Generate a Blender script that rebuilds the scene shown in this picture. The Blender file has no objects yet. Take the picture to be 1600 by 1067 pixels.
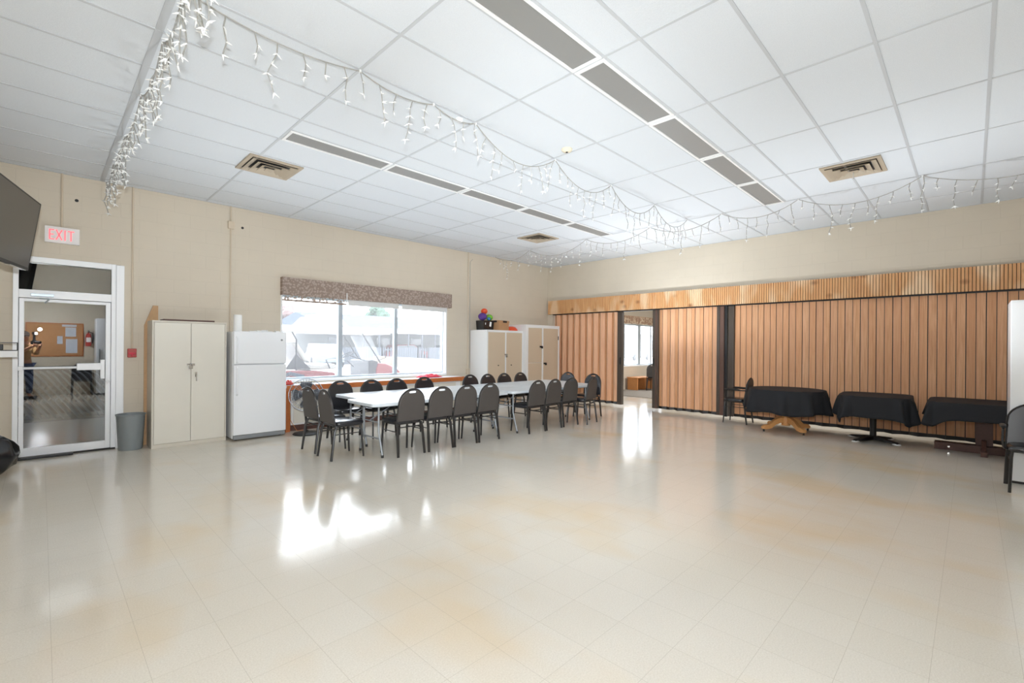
import bpy, bmesh, math, random
from mathutils import Vector, Matrix
R = random.Random(7)
sc = bpy.context.scene
COL = sc.collection
PI = math.pi
FT = .3048
CEIL = 3.712
YW = 6.885          # inner face of the window wall
XW = 5.80           # inner face of the wall above the folding partitions

# ------------------------------------------------------------------ helpers
class MB:
    def __init__(s): s.bm = bmesh.new()
    def quad(s, vs, mi=0):
        f = s.bm.faces.new(vs); f.material_index = mi; return f
    def box(s, x0, x1, y0, y1, z0, z1, mi=0, M=None):
        P = [(x, y, z) for z in (z0, z1) for y in (y0, y1) for x in (x0, x1)]
        v = [s.bm.verts.new(M @ Vector(p) if M else p) for p in P]
        for f in ((0, 2, 3, 1), (4, 5, 7, 6), (0, 1, 5, 4), (2, 6, 7, 3), (0, 4, 6, 2), (1, 3, 7, 5)):
            s.quad([v[i] for i in f], mi)
        return s
    def cyl(s, p0, p1, r0, r1=None, n=12, mi=0):
        return s.tube([p0, p1], [r0, r0 if r1 is None else r1], n, mi)
    def tube(s, pts, r, n=8, mi=0, flat=None, closed=False):
        pts = [Vector(p) for p in pts]
        m = len(pts)
        rs = list(r) if isinstance(r, (list, tuple)) else [r] * m
        rings = []; up = None
        for i, p in enumerate(pts):
            if closed: t = (pts[(i + 1) % m] - pts[i - 1])
            else: t = (pts[min(i + 1, m - 1)] - pts[max(i - 1, 0)])
            if t.length < 1e-9: t = Vector((0, 0, 1))
            t.normalize()
            if up is None:
                up = Vector((0, 0, 1)) if abs(t.z) < .9 else Vector((1, 0, 0))
            a = (up - t * up.dot(t))
            if a.length < 1e-6:
                up = Vector((0, 1, 0)); a = up - t * up.dot(t)
            a.normalize(); b = t.cross(a); up = a
            fa, fb = (1, 1) if not flat else flat
            rings.append([s.bm.verts.new(p + (a * math.cos(2 * PI * k / n) * fa + b * math.sin(2 * PI * k / n) * fb) * rs[i]) for k in range(n)])
        segs = m if closed else m - 1
        for i in range(segs):
            A, B = rings[i], rings[(i + 1) % m]
            for k in range(n):
                s.quad([A[k], A[(k + 1) % n], B[(k + 1) % n], B[k]], mi)
        if not closed:
            s.quad(rings[0][::-1], mi); s.quad(rings[-1], mi)
        return s
    def lathe(s, prof, n=24, o=(0, 0, 0), mi=0, M=None):
        o = Vector(o); rings = []
        for r, z in prof:
            if r < 1e-6:
                p = Vector((0, 0, z)); rings.append([s.bm.verts.new(o + (M @ p if M else p))])
            else:
                L = []
                for k in range(n):
                    p = Vector((r * math.cos(2 * PI * k / n), r * math.sin(2 * PI * k / n), z))
                    L.append(s.bm.verts.new(o + (M @ p if M else p)))
                rings.append(L)
        for A, B in zip(rings, rings[1:]):
            for k in range(n):
                if len(A) == 1 and len(B) == 1: continue
                if len(A) == 1: s.quad([A[0], B[k], B[(k + 1) % n]], mi)
                elif len(B) == 1: s.quad([A[k], A[(k + 1) % n], B[0]], mi)
                else: s.quad([A[k], A[(k + 1) % n], B[(k + 1) % n], B[k]], mi)
        if len(rings[0]) > 1: s.quad(rings[0][::-1], mi)
        if len(rings[-1]) > 1: s.quad(rings[-1], mi)
        return s
    def prism(s, poly, f0, f1, mi=0):
        a = [s.bm.verts.new(f0(*p)) for p in poly]; b = [s.bm.verts.new(f1(*p)) for p in poly]
        n = len(poly)
        s.quad(a[::-1], mi); s.quad(b, mi)
        for k in range(n): s.quad([a[k], a[(k + 1) % n], b[(k + 1) % n], b[k]], mi)
        return s
    def ball(s, c, r, n=12, sz=(1, 1, 1), mi=0):
        m = n // 2
        prof = [(math.sin(PI * i / m), -math.cos(PI * i / m)) for i in range(m + 1)]
        M = Matrix.Diagonal((r * sz[0], r * sz[1], r * sz[2]))
        return s.lathe([(max(p, 0), z) for p, z in prof], n, c, mi, M)
    def build(s, name, mats, parent=None, smooth=38, bevel=0, loc=None):
        bm = s.bm
        bmesh.ops.recalc_face_normals(bm, faces=bm.faces[:])
        me = bpy.data.meshes.new(name); bm.to_mesh(me); bm.free()
        for m in (mats if isinstance(mats, (list, tuple)) else [mats]): me.materials.append(m)
        if smooth:
            me.shade_smooth(); me.set_sharp_from_angle(angle=math.radians(smooth))
        o = bpy.data.objects.new(name, me); COL.objects.link(o)
        if loc: o.location = loc
        if parent: o.parent = parent
        if bevel:
            b = o.modifiers.new('bevel', 'BEVEL'); b.width = bevel; b.segments = 2; b.limit_method = 'ANGLE'; b.angle_limit = math.radians(50)
            b.harden_normals = False
        return o

def box(*a): return MB().box(*a)
def tag(o, label=None, cat=None, group=None, kind=None):
    if label: o['label'] = label
    if cat: o['category'] = cat
    if group: o['group'] = group
    if kind: o['kind'] = kind
    return o
def thing(name, label, cat, loc=(0, 0, 0), rz=0, group=None):
    o = bpy.data.objects.new(name, None); COL.objects.link(o)
    o.location = loc; o.rotation_euler = (0, 0, rz); o.empty_display_size = .1
    return tag(o, label, cat, group)
def struct(o): o['kind'] = 'structure'; return o
def copy_tree(o, parent=None):
    c = o.copy(); COL.objects.link(c)
    if parent: c.parent = parent
    for ch in list(o.children): copy_tree(ch, c)
    return c

# ------------------------------------------------------------------ materials
def lin(c):
    c /= 255.
    return c / 12.92 if c <= .04045 else ((c + .055) / 1.055) ** 2.4
def rgb(r, g, b): return (lin(r), lin(g), lin(b), 1)
def mat(name, col, rough=.5, metal=0, spec=.5, bump=0, bscale=200, var=0, coat=0, emit=0, alpha=1, trans=0):
    m = bpy.data.materials.new(name); m.use_nodes = True
    nt = m.node_tree; b = nt.nodes['Principled BSDF']
    b.inputs['Base Color'].default_value = col
    b.inputs['Roughness'].default_value = rough
    b.inputs['Metallic'].default_value = metal
    b.inputs['Specular IOR Level'].default_value = spec
    b.inputs['Coat Weight'].default_value = coat
    if emit:
        b.inputs['Emission Color'].default_value = col; b.inputs['Emission Strength'].default_value = emit
    if bump or var:
        tc = nt.nodes.new('ShaderNodeTexCoord'); n = nt.nodes.new('ShaderNodeTexNoise')
        n.inputs['Scale'].default_value = bscale; n.inputs['Detail'].default_value = 3
        nt.links.new(tc.outputs['Object'], n.inputs['Vector'])
        if bump:
            bp = nt.nodes.new('ShaderNodeBump'); bp.inputs['Strength'].default_value = bump; bp.inputs['Distance'].default_value = .004
            nt.links.new(n.outputs['Fac'], bp.inputs['Height']); nt.links.new(bp.outputs['Normal'], b.inputs['Normal'])
        if var:
            cr = nt.nodes.new('ShaderNodeMixRGB'); cr.blend_type = 'MIX'
            cr.inputs[1].default_value = [max(0, c * (1 - var)) for c in col[:3]] + [1]
            cr.inputs[2].default_value = [min(1, c * (1 + var)) for c in col[:3]] + [1]
            nt.links.new(n.outputs['Fac'], cr.inputs[0]); nt.links.new(cr.outputs[0], b.inputs['Base Color'])
    return m
class NT:
    def __init__(s, m): s.m = m; s.nt = m.node_tree; s.b = s.nt.nodes.get('Principled BSDF')
    def n(s, t, **kw):
        x = s.nt.nodes.new('ShaderNode' + t)
        for k, v in kw.items(): setattr(x, k, v)
        return x
    def l(s, a, b): s.nt.links.new(a, b)
    def math(s, op, a, b=None):
        x = s.n('Math', operation=op)
        for i, v in enumerate((a, b)):
            if v is None: continue
            if isinstance(v, (int, float)): x.inputs[i].default_value = v
            else: s.l(v, x.inputs[i])
        return x.outputs[0]
    def mix(s, f, a, b, mode='MIX'):
        x = s.n('MixRGB', blend_type=mode)
        for i, v in enumerate((f, a, b)):
            if isinstance(v, (int, float)): x.inputs[i].default_value = v
            elif isinstance(v, tuple): x.inputs[i].default_value = v
            else: s.l(v, x.inputs[i])
        return x.outputs[0]
    def pos(s):
        g = s.n('NewGeometry'); sp = s.n('SeparateXYZ'); s.l(g.outputs['Position'], sp.inputs[0]); return g.outputs['Position'], sp.outputs
    def comb(s, x, y, z=0.):
        c = s.n('CombineXYZ')
        for i, v in enumerate((x, y, z)):
            if isinstance(v, (int, float)): c.inputs[i].default_value = v
            else: s.l(v, c.inputs[i])
        return c.outputs[0]
    def noise(s, vec, scale, detail=2, rough=.5):
        x = s.n('TexNoise'); x.inputs['Scale'].default_value = scale; x.inputs['Detail'].default_value = detail; x.inputs['Roughness'].default_value = rough
        s.l(vec, x.inputs['Vector']); return x.outputs['Fac']
    def ramp(s, f, a, b, ca=(0, 0, 0, 1), cb=(1, 1, 1, 1)):
        x = s.n('ValToRGB'); e = x.color_ramp.elements
        e[0].position = a; e[0].color = ca; e[1].position = b; e[1].color = cb
        s.l(f, x.inputs[0]); return x.outputs[0]
    def bump(s, h, st, dist=.01):
        x = s.n('Bump'); x.inputs['Strength'].default_value = st; x.inputs['Distance'].default_value = dist
        s.l(h, x.inputs['Height']); s.l(x.outputs[0], s.b.inputs['Normal'])
def new(name, rough=.5, spec=.5):
    m = mat(name, (.5, .5, .5, 1), rough, 0, spec); return m, NT(m)

def block_mat(name, axis, col):
    m, t = new(name, .55, .35)
    P, x = t.pos()
    br = t.n('TexBrick', offset=.5)
    for k, v in dict(Scale=1, **{'Mortar Size': .004, 'Mortar Smooth': .6, 'Brick Width': .4064, 'Row Height': .2032}).items(): br.inputs[k].default_value = v
    t.l(t.comb(x[axis], x[2]), br.inputs['Vector'])
    big = t.noise(P, 1.1, 3); fine = t.noise(P, 90, 2)
    c = t.mix(t.ramp(big, .3, .7), tuple(v * .96 for v in col[:3]) + (1,), tuple(min(1, v * 1.03) for v in col[:3]) + (1,))
    c = t.mix(t.math('MULTIPLY', br.outputs['Fac'], .13), c, tuple(v * .6 for v in col[:3]) + (1,))
    t.l(c, t.b.inputs['Base Color'])
    h = t.math('ADD', t.math('MULTIPLY', br.outputs['Fac'], -.8), t.math('MULTIPLY', fine, .25))
    t.bump(h, .35, .004)
    return m
WALLC = rgb(209, 198, 180)
M_wallY = block_mat('painted_block_wall', 0, WALLC)
M_wallX = block_mat('painted_block_side_wall', 1, WALLC)

def floor_mat():
    m, t = new('vinyl_tile_floor', .13, .5)
    P, x = t.pos()
    br = t.n('TexBrick', offset=0.)
    for k, v in dict(Scale=1, **{'Mortar Size': .0011, 'Mortar Smooth': .3, 'Brick Width': FT, 'Row Height': FT}).items(): br.inputs[k].default_value = v
    t.l(t.comb(t.math('ADD', x[0], 4.192 + FT * 60), t.math('ADD', x[1], 1.9116 + FT * 60)), br.inputs['Vector'])
    sp = t.noise(P, 130, 4, .7)
    c = t.mix(t.ramp(sp, .35, .65), rgb(214, 207, 194), rgb(229, 223, 212))
    # streaks of worn polish and amber stains
    st = t.noise(t.comb(t.math('MULTIPLY', x[0], .9), t.math('MULTIPLY', x[1], .55)), 1.0, 3, .55)
    c = t.mix(t.math('MULTIPLY', t.ramp(st, .52, .68), .5), c, rgb(222, 194, 148))
    wh = t.noise(t.comb(t.math('ADD', t.math('MULTIPLY', x[0], .5), 7.3), t.math('MULTIPLY', x[1], .6)), .9, 2)
    c = t.mix(t.math('MULTIPLY', t.ramp(wh, .45, .8), .3), c, rgb(228, 222, 210))
    cell = t.n('TexWhiteNoise', noise_dimensions='2D')
    fx = t.math('FLOOR', t.math('DIVIDE', t.math('ADD', x[0], 4.192), FT)); fy = t.math('FLOOR', t.math('DIVIDE', t.math('ADD', x[1], 1.9116), FT))
    t.l(t.comb(fx, fy), cell.inputs['Vector'])
    c = t.mix(t.math('MULTIPLY', cell.outputs['Value'], .07), c, rgb(196, 184, 160))
    c = t.mix(t.math('MULTIPLY', br.outputs['Fac'], .36), c, rgb(140, 126, 104))
    t.l(c, t.b.inputs['Base Color'])
    r = t.math('ADD', t.math('MULTIPLY', t.noise(P, 3.0, 3), .10), .085)
    t.l(r, t.b.inputs['Roughness'])
    t.bump(t.math('ADD', t.noise(P, 14, 2), t.math('MULTIPLY', t.noise(P, 2.6, 1), 1.5)), .045, .01)
    return m
M_floor = floor_mat()
def ceil_mat():
    m, t = new('acoustic_tile', .9, .2)
    P, x = t.pos()
    a = t.noise(P, 260, 3, .7); b = t.noise(P, 55, 2)
    c = t.mix(t.ramp(a, .3, .6), rgb(205, 209, 213), rgb(221, 225, 229))
    cell = t.n('TexWhiteNoise', noise_dimensions='2D')
    t.l(t.comb(t.math('FLOOR', t.math('DIVIDE', x[0], 4 * FT)), t.math('FLOOR', t.math('DIVIDE', x[1], 2 * FT))), cell.inputs['Vector'])
    c = t.mix(t.math('MULTIPLY', cell.outputs['Value'], .06), c, rgb(205, 208, 210))
    t.l(c, t.b.inputs['Base Color'])
    t.bump(t.math('ADD', a, b), .25, .004)
    return m
M_ceil = ceil_mat()

def wood_mat(name, c1, c2, c3, axis=1, cell=.1125, rough=.45, knots=False, off=0., groove=0., seed=0.):
    m, t = new(name, rough, .4)
    P, x = t.pos()
    u = x[axis]
    rid = t.math('FLOOR', t.math('DIVIDE', t.math('ADD', u, off), cell))
    wn = t.n('TexWhiteNoise', noise_dimensions='1D'); t.l(t.math('ADD', rid, seed), wn.inputs['W'])
    g = t.noise(t.comb(t.math('MULTIPLY', u, 60), t.math('MULTIPLY', x[2], 2.2), t.math('MULTIPLY', rid, 3.7)), 1, 4, .6)
    c = t.mix(t.ramp(g, .32, .68), c1, c2)
    c = t.mix(t.math('MULTIPLY', wn.outputs['Value'], .55), c, c3)
    if knots:
        v = t.n('TexVoronoi', feature='F1'); v.inputs['Scale'].default_value = 1
        t.l(t.comb(t.math('MULTIPLY', u, 3.1), t.math('MULTIPLY', x[2], 4.1)), v.inputs['Vector'])
        k = t.ramp(v.outputs['Distance'], .03, .24, (1, 1, 1, 1), (0, 0, 0, 1))
        c = t.mix(t.math('MULTIPLY', k, .75), c, rgb(118, 66, 30))
        s2 = t.noise(t.comb(t.math('MULTIPLY', u, 2.2), t.math('MULTIPLY', x[2], .8)), 1, 2)
        c = t.mix(t.math('MULTIPLY', t.ramp(s2, .5, .6), .65), c, rgb(240, 214, 178))
    t.l(c, t.b.inputs['Base Color'])
    t.bump(g, .12, .003)
    return m
M_part = wood_mat('oak_vinyl_panel', rgb(210, 153, 110), rgb(234, 184, 142), rgb(216, 158, 116))
M_valwood = wood_mat('knotty_pine', rgb(200, 142, 90), rgb(226, 180, 130), rgb(208, 150, 100), 1, .042, .5, True)
M_oak = mat('honey_oak', rgb(222, 164, 104), .4, bump=.05, bscale=40, var=.15)
M_edge = mat('orange_wood_edge', rgb(184, 106, 54), .45, var=.2, bscale=30)
M_plywood = mat('plywood', rgb(190, 152, 110), .6, var=.12, bscale=25)
M_brownwood = mat('brown_painted_wood', rgb(92, 62, 54), .5, var=.2, bscale=40)
M_bench = mat('bench_wood', rgb(196, 132, 76), .5, var=.15, bscale=25)
M_black = mat('black_plastic', rgb(28, 27, 27), .45)
M_blackmetal = mat('black_metal', rgb(38, 36, 35), .4, .0, .5)
M_vinyl = mat('black_vinyl', rgb(34, 34, 38), .24, 0, .7, bump=.06, bscale=240)
M_backfab = mat('charcoal_vinyl_back', rgb(74, 69, 66), .5, 0, .4, bump=.08, bscale=300)
M_cloth = mat('black_tablecloth', rgb(37, 38, 42), .75, 0, .3, bump=.15, bscale=420)
M_tabletop = mat('white_plastic_tabletop', rgb(203, 209, 213), .33, 0, .5, bump=.03, bscale=300)
M_steel = mat('grey_painted_steel', rgb(150, 154, 158), .4, .3)
M_chrome = mat('chrome', rgb(200, 200, 200), .18, 1)
M_alum = mat('white_aluminium', rgb(244, 245, 247), .35)
M_alumgrey = mat('satin_aluminium', rgb(190, 200, 208), .35, .3)
M_white = mat('white_paint', rgb(233, 233, 232), .4)
M_fridge = mat('white_enamel', rgb(240, 242, 245), .3, 0, .5, coat=.2)
M_cabmetal = mat('beige_metal', rgb(222, 217, 205), .42, 0, .5, var=.03, bscale=4)
M_cabside = mat('beige_metal_edge', rgb(210, 203, 190), .42)
M_beigedoor = mat('beige_cabinet_door', rgb(206, 187, 162), .5, 0, .4)
M_gap = mat('dark_gap', rgb(40, 36, 32), .8)
M_bin = mat('grey_bin_plastic', rgb(132, 138, 140), .45)
M_red = mat('red_plastic', rgb(178, 52, 40), .4)
M_redcloth = mat('red_cloth', rgb(214, 70, 86), .8, bump=.2, bscale=60)
M_orange = mat('orange_plastic', rgb(224, 78, 36), .4)
M_green = mat('lime_plastic', rgb(122, 190, 60), .45)
M_purple = mat('purple_fabric', rgb(92, 58, 140), .6)
M_teal = mat('teal_fabric', rgb(48, 120, 168), .6)
M_card = mat('cardboard', rgb(186, 144, 104), .7, var=.06, bscale=12)
M_cardlight = mat('pale_cardboard', rgb(212, 180, 140), .7)
M_paper = mat('white_paper', rgb(236, 236, 234), .7)
M_greypaper = mat('printed_paper', rgb(200, 206, 216), .7, var=.1, bscale=90)
M_cork = mat('cork', rgb(188, 138, 92), .8, bump=.2, bscale=180, var=.15)
M_vent = mat('tan_vent_metal', rgb(178, 164, 144), .5)
M_ventdark = mat('dark_duct', rgb(52, 53, 58), .5)
M_cream = mat('cream_plastic', rgb(226, 214, 190), .5)
M_diffuser = mat('unlit_acrylic_diffuser', rgb(140, 139, 136), .5, 0, .4, bump=.2, bscale=160)
M_wire = mat('white_wire', rgb(160, 158, 152), .4)
M_bulb = mat('clear_white_bulb', rgb(238, 238, 236), .2, 0, .6)
M_tvscreen = mat('tv_screen', rgb(50, 44, 39), .28, 0, .8)
M_bag = mat('black_bag', rgb(22, 23, 28), .2, 0, .7, bump=.3, bscale=14)
M_conduit = mat('painted_conduit', rgb(206, 190, 168), .5)
M_carpet = mat('grey_carpet', rgb(140, 132, 122), .95, 0, .1, bump=.5, bscale=300, var=.15)
M_exitface = mat('exit_face', rgb(236, 232, 230), .5)
M_exitred = mat('exit_letters', (1, .10, .12, 1), .4, emit=.55)
M_asphalt = mat('pale_concrete', rgb(205, 205, 203), .9, var=.05, bscale=3)
M_roofblue = mat('blue_grey_shingle', rgb(42, 54, 72), .9, var=.12, bscale=8)
M_siding = mat('pale_siding', rgb(120, 122, 122), .8)
M_fence = mat('grey_fence_board', rgb(62, 66, 72), .9, var=.2, bscale=6)
M_ramp = mat('cream_masonry', rgb(112, 100, 86), .85, var=.06, bscale=8)
M_cartred = mat('cart_red', rgb(104, 24, 36), .35, 0, .5)
M_cartblack = mat('cart_black', rgb(30, 34, 46), .5)
M_tyre = mat('tyre', rgb(36, 38, 42), .8)
M_cartseat = mat('cart_white_vinyl', rgb(150, 150, 148), .5)
M_car1 = mat('silver_blue_car', rgb(84, 92, 100), .35)
M_carglass = mat('dark_car_glass', rgb(50, 58, 66), .1)
M_foliage = mat('foliage', rgb(56, 80, 64), .9, var=.3, bscale=5)
M_pinkfol = mat('bare_reddish_foliage', rgb(104, 84, 82), .9, var=.25, bscale=5)
M_grass = mat('lawn', rgb(70, 88, 52), .9, var=.2, bscale=3)
M_skin = mat('skin', rgb(206, 150, 120), .55)
M_shirt = mat('tan_shirt', rgb(176, 138, 92), .8)
M_jeans = mat('blue_jeans', rgb(52, 70, 110), .85)
M_hair = mat('dark_hair', rgb(48, 36, 28), .7)
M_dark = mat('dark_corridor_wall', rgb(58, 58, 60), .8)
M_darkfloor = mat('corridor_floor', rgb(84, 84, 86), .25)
M_fanmetal = mat('fan_metal', rgb(70, 72, 76), .3, .7)
M_fanwire = mat('fan_cage_wire', rgb(140, 144, 150), .4, .5)
M_bladegrey = mat('fan_blade', rgb(92, 96, 102), .35, .2)

def glass_mat(name, veil, gloss, tint=(1, 1, 1, 1)):
    m = bpy.data.materials.new(name); m.use_nodes = True
    t = NT(m); t.nt.nodes.remove(t.b)
    out = t.nt.nodes['Material Output']
    tr = t.n('BsdfTransparent'); tr.inputs[0].default_value = tint
    tl = t.n('BsdfTranslucent'); tl.inputs[0].default_value = (1, 1, 1, 1)
    gl = t.n('BsdfGlossy'); gl.inputs['Roughness'].default_value = .0; gl.inputs[0].default_value = (1, 1, 1, 1)
    m1 = t.n('MixShader'); m1.inputs[0].default_value = veil; t.l(tr.outputs[0], m1.inputs[1]); t.l(tl.outputs[0], m1.inputs[2])
    m2 = t.n('MixShader'); m2.inputs[0].default_value = gloss; t.l(m1.outputs[0], m2.inputs[1]); t.l(gl.outputs[0], m2.inputs[2])
    t.l(m2.outputs[0], out.inputs[0])
    return m
M_glass = glass_mat('glare_veil_glass', .05, .02, (.93, .95, .97, 1))  # translucent share puts the glare haze of the daylight into the panes
M_doorglass = glass_mat('reflective_tinted_glass', .005, .15, (.55, .57, .58, 1))
def fabric_pattern(name, ca, cb, scale, thr=.5, lace=False):
    m, t = new(name, .85, .2)
    P, x = t.pos()
    v = t.n('TexVoronoi', feature='SMOOTH_F1'); v.inputs['Scale'].default_value = 1; v.inputs['Smoothness'].default_value = .4
    w = t.noise(t.comb(t.math('MULTIPLY', x[0], scale), t.math('MULTIPLY', x[2], scale)), 1, 3, .6)
    t.l(t.comb(t.math('ADD', t.math('MULTIPLY', x[0], scale), t.math('MULTIPLY', w, 1.6)), t.math('MULTIPLY', x[2], scale)), v.inputs['Vector'])
    f = t.ramp(v.outputs['Distance'], thr - .06, thr + .06)
    t.l(t.mix(f, ca, cb), t.b.inputs['Base Color'])
    if lace:
        tr = t.n('BsdfTransparent'); mx = t.n('MixShader'); out = t.nt.nodes['Material Output']
        t.l(f, mx.inputs[0]); t.l(t.b.outputs[0], mx.inputs[1]); t.l(tr.outputs[0], mx.inputs[2]); t.l(mx.outputs[0], out.inputs[0])
    return m
M_valfab = fabric_pattern('leaf_pattern_fabric', rgb(172, 156, 145), rgb(146, 129, 118), 27, .45)
M_lace = fabric_pattern('openwork_hem', rgb(170, 154, 142), rgb(170, 154, 142), 22, .42, True)
M_blind = mat('grey_white_blind', rgb(214, 214, 212), .7)

# ------------------------------------------------------------------ camera
def setup_camera():
    f, cx, cy, yaw, roll = 727.0, 809.4, 541.05, .7728, .008
    F = Vector((math.cos(yaw), math.sin(yaw), 0)); Rr = Vector((math.sin(yaw), -math.cos(yaw), 0)); U = Vector((0, 0, 1))
    cr, sr = math.cos(roll), math.sin(roll)
    X = Rr * cr + U * sr; Y = U * cr - Rr * sr
    cam = bpy.data.cameras.new('camera'); o = bpy.data.objects.new('camera', cam); COL.objects.link(o)
    M = Matrix((X, Y, -F)).transposed().to_4x4(); M.translation = CAMP
    o.matrix_world = M
    cam.sensor_width = 36; cam.lens = f / 1600 * 36
    cam.shift_x = (800 - cx) / 1600; cam.shift_y = (cy - 533.5) / 1600
    cam.clip_start = .05; cam.clip_end = 300
    sc.camera = o
CAMP = Vector((-4.2355, -1.735, 1.475))
setup_camera()

# ------------------------------------------------------------------ room shell
XL, YF, XE = -5.15, -3.0, 14.2       # left wall, wall behind the camera, far end of the next room
YB = YW + .25
DX0, DX1, DZ = -4.485, -3.452, 2.575  # door opening
WX0, WX1, WZ0, WZ1 = -1.325, 2.26, .84, 2.36   # window opening
W2X0, W2X1 = 9.1, 12.6                # window of the next room
def wall(name, boxes, m):
    b = MB()
    for x in boxes: b.box(*x)
    return struct(b.build(name, m, smooth=0))
struct(box(XL, XW + .2, YF, YB, -.12, 0).build('floor', M_floor, smooth=0))
# one continuous outer wall with the door and both windows cut out
wall('wall_back', [
    (XL, DX0, YW, YB, 0, CEIL), (DX0, DX1, YW, YB, DZ, CEIL), (DX1, WX0, YW, YB, 0, CEIL),
    (WX0, WX1, YW, YB, 0, WZ0), (WX0, WX1, YW, YB, WZ1, CEIL), (WX1, XW + .12, YW, YB, 0, CEIL)], M_wallY)
wall('wall_back_annex', [
    (XW + .12, W2X0, YW, YB, 0, CEIL), (W2X0, W2X1, YW, YB, 0, .82), (W2X0, W2X1, YW, YB, 2.3, CEIL), (W2X1, XE, YW, YB, 0, CEIL)], M_wallY)
wall('wall_right', [(XW, XW + .2, YF, YW, 2.40, CEIL), (XW, XW + .2, 6.70, YW, 0, 2.40)], M_wallX)
wall('wall_left', [(XL - .15, XL, YF - .15, YB, 0, CEIL)], M_wallX)
wall('wall_front', [(XL, XE, YF - .15, YF, 0, CEIL)], M_wallY)
wall('wall_far', [(XE, XE + .15, YF - .15, YB, 0, CEIL)], M_wallX)
struct(box(XW + .2, XE, YF, YB, -.12, 0).build('floor_annex', M_floor, smooth=0))
# curved edged carpet in the next room
b = MB(); poly = [(13.9, 6.86), (13.9, -2.6)]
for i in range(17):
    a = i / 16.
    poly.append((8.05 + .9 * (1 - a) ** 2 - .35 * math.sin(a * PI) * .2 + (.55 * (a - .62) ** 2), -2.6 + a * 9.46))
b.prism(poly, lambda x, y: (x, y, 0), lambda x, y: (x, y, .012))
tag(b.build('carpet', M_carpet, smooth=0), 'grey brown carpet with curved edge beyond the partition opening', 'carpet')

ceiling = struct(box(XL - .15, XE, YF - .15, YB, CEIL, CEIL + .1).build('ceiling', M_ceil, smooth=0))
b = MB()
xs = [-16 * FT + 4 * FT * k for k in range(0, 9)]
ys = [FT * (2 * k) for k in range(-4, 12)]
ys = [y for y in ys if YF < y < YW]
for y in ys + [FT, 11 * FT]:
    if abs(y - 11 * FT) < 1e-6 or abs(y - FT) < 1e-6:
        b.box(-8 * FT, 12 * FT, y - .012, y + .012, CEIL - .004, CEIL + .002)
    else:
        b.box(XL, XW, y - .012, y + .012, CEIL - .005, CEIL + .002)
for x in xs:
    if XL < x < XW:
        w = .012 if abs(x + 12 * FT) > .01 else .024
        b.box(x - w, x + w, YF, YW, CEIL - .0042, CEIL + .002)
b.box(XL, XW, YW - .03, YW, CEIL - .006, CEIL); b.box(XW - .03, XW, YF, YW, CEIL - .006, CEIL)
M_tee = mat('white_ceiling_tee', rgb(192, 195, 198), .5)
b.build('ceiling_grid', M_tee, ceiling, smooth=0)

# ceiling lights (unlit), two rows of five
def fixture(x0, y0):
    t = thing('ceiling_light', None, 'ceiling light', (x0 + 2 * FT, y0 + FT / 2, CEIL))
    lx, ly = 2 * FT - .012, FT / 2 - .012
    f = MB()
    for a in ((-lx, lx, -ly, -ly + .022), (-lx, lx, ly - .022, ly), (-lx, -lx + .028, -ly + .022, ly - .022), (lx - .028, lx, -ly + .022, ly - .022)):
        f.box(a[0], a[1], a[2], a[3], -.016, 0)
    f.build('frame', M_white, t, 0, .002)
    box(-lx + .028, lx - .028, -ly + .022, ly - .022, -.005, -.0005).build('diffuser', M_diffuser, t, 0)
    return t
f0 = fixture(-8 * FT, FT); f0['group'] = 'unlit strip lights in the ceiling'
ordn = ['first', 'second', 'third', 'fourth', 'fifth', 'sixth', 'seventh', 'eighth']
for row, (y0, nm) in enumerate(((FT, 'right'), (11 * FT, 'left'))):
    for k in range(5):
        t = f0 if (row == 0 and k == 0) else copy_tree(f0)
        t.location = (-8 * FT + 4 * FT * k + 2 * FT, y0 + FT / 2, CEIL)
        where = {0: 'nearest fixture', 4: 'farthest fixture'}.get(k, ordn[k] + ' fixture from the near end')
        t['label'] = 'unlit strip light, %s of the %s ceiling row' % (where, nm)

# air vents
def vent():
    t = thing('air_vent', None, 'air vent', group='square ceiling vents')
    s = .305
    b = MB()
    for k, (o, i_, z0, z1) in enumerate(((s, s - .045, -.02, -.001),)):
        for sx, sy in ((1, 0), (-1, 0), (0, 1), (0, -1)):
            if sx: b.box(min(sx * i_, sx * o), max(sx * i_, sx * o), -o, o, z0, z1)
            else: b.box(-i_, i_, min(sy * i_, sy * o), max(sy * i_, sy * o), z0, z1)
    b.build('frame', M_vent, t, 0, .003)
    box(-s + .04, s - .04, -s + .04, s - .04, -.004, -.0008).build('duct_opening', M_ventdark, t, 0)
    for k, (ro, ri, zo, zi) in enumerate(((.255, .195, -.034, -.008), (.185, .125, -.042, -.012), (.115, .06, -.046, -.016))):
        b = MB(); th = .006
        A = [[b.bm.verts.new((sx * r, sy * r, z)) for sx, sy in ((1, 1), (-1, 1), (-1, -1), (1, -1))] for r, z in ((ro, zo), (ro, zo + th), (ri, zi + th), (ri, zi))]
        for i in range(4):
            B, C_ = A[i], A[(i + 1) % 4]
            for q in range(4): b.quad([B[q], B[(q + 1) % 4], C_[(q + 1) % 4], C_[q]])
        b.build('louver_ring', M_vent, t, 0)
    box(-.05, .05, -.05, .05, -.047, -.041).build('centre_plate', M_vent, t, 0, .002)
    return t
v0 = vent(); v0.location = (-2.235, 4.62, CEIL); v0['label'] = 'square tan ceiling vent above the cabinet and fridge, left of the light row'
v1 = copy_tree(v0); v1.location = (2.79, -.67, CEIL); v1['label'] = 'square tan ceiling vent at right with a white paper tag'
tg = MB(); tg.box(-.03, .03, -.001, .001, -.13, -.03); tg.build('paper_tag', M_paper, v1, 0)
v2 = copy_tree(v0); v2.location = (2.9, 4.67, CEIL); v2['label'] = 'square ceiling vent farthest away, above the corner cabinets'
for o in list(v2.children): pass
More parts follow.
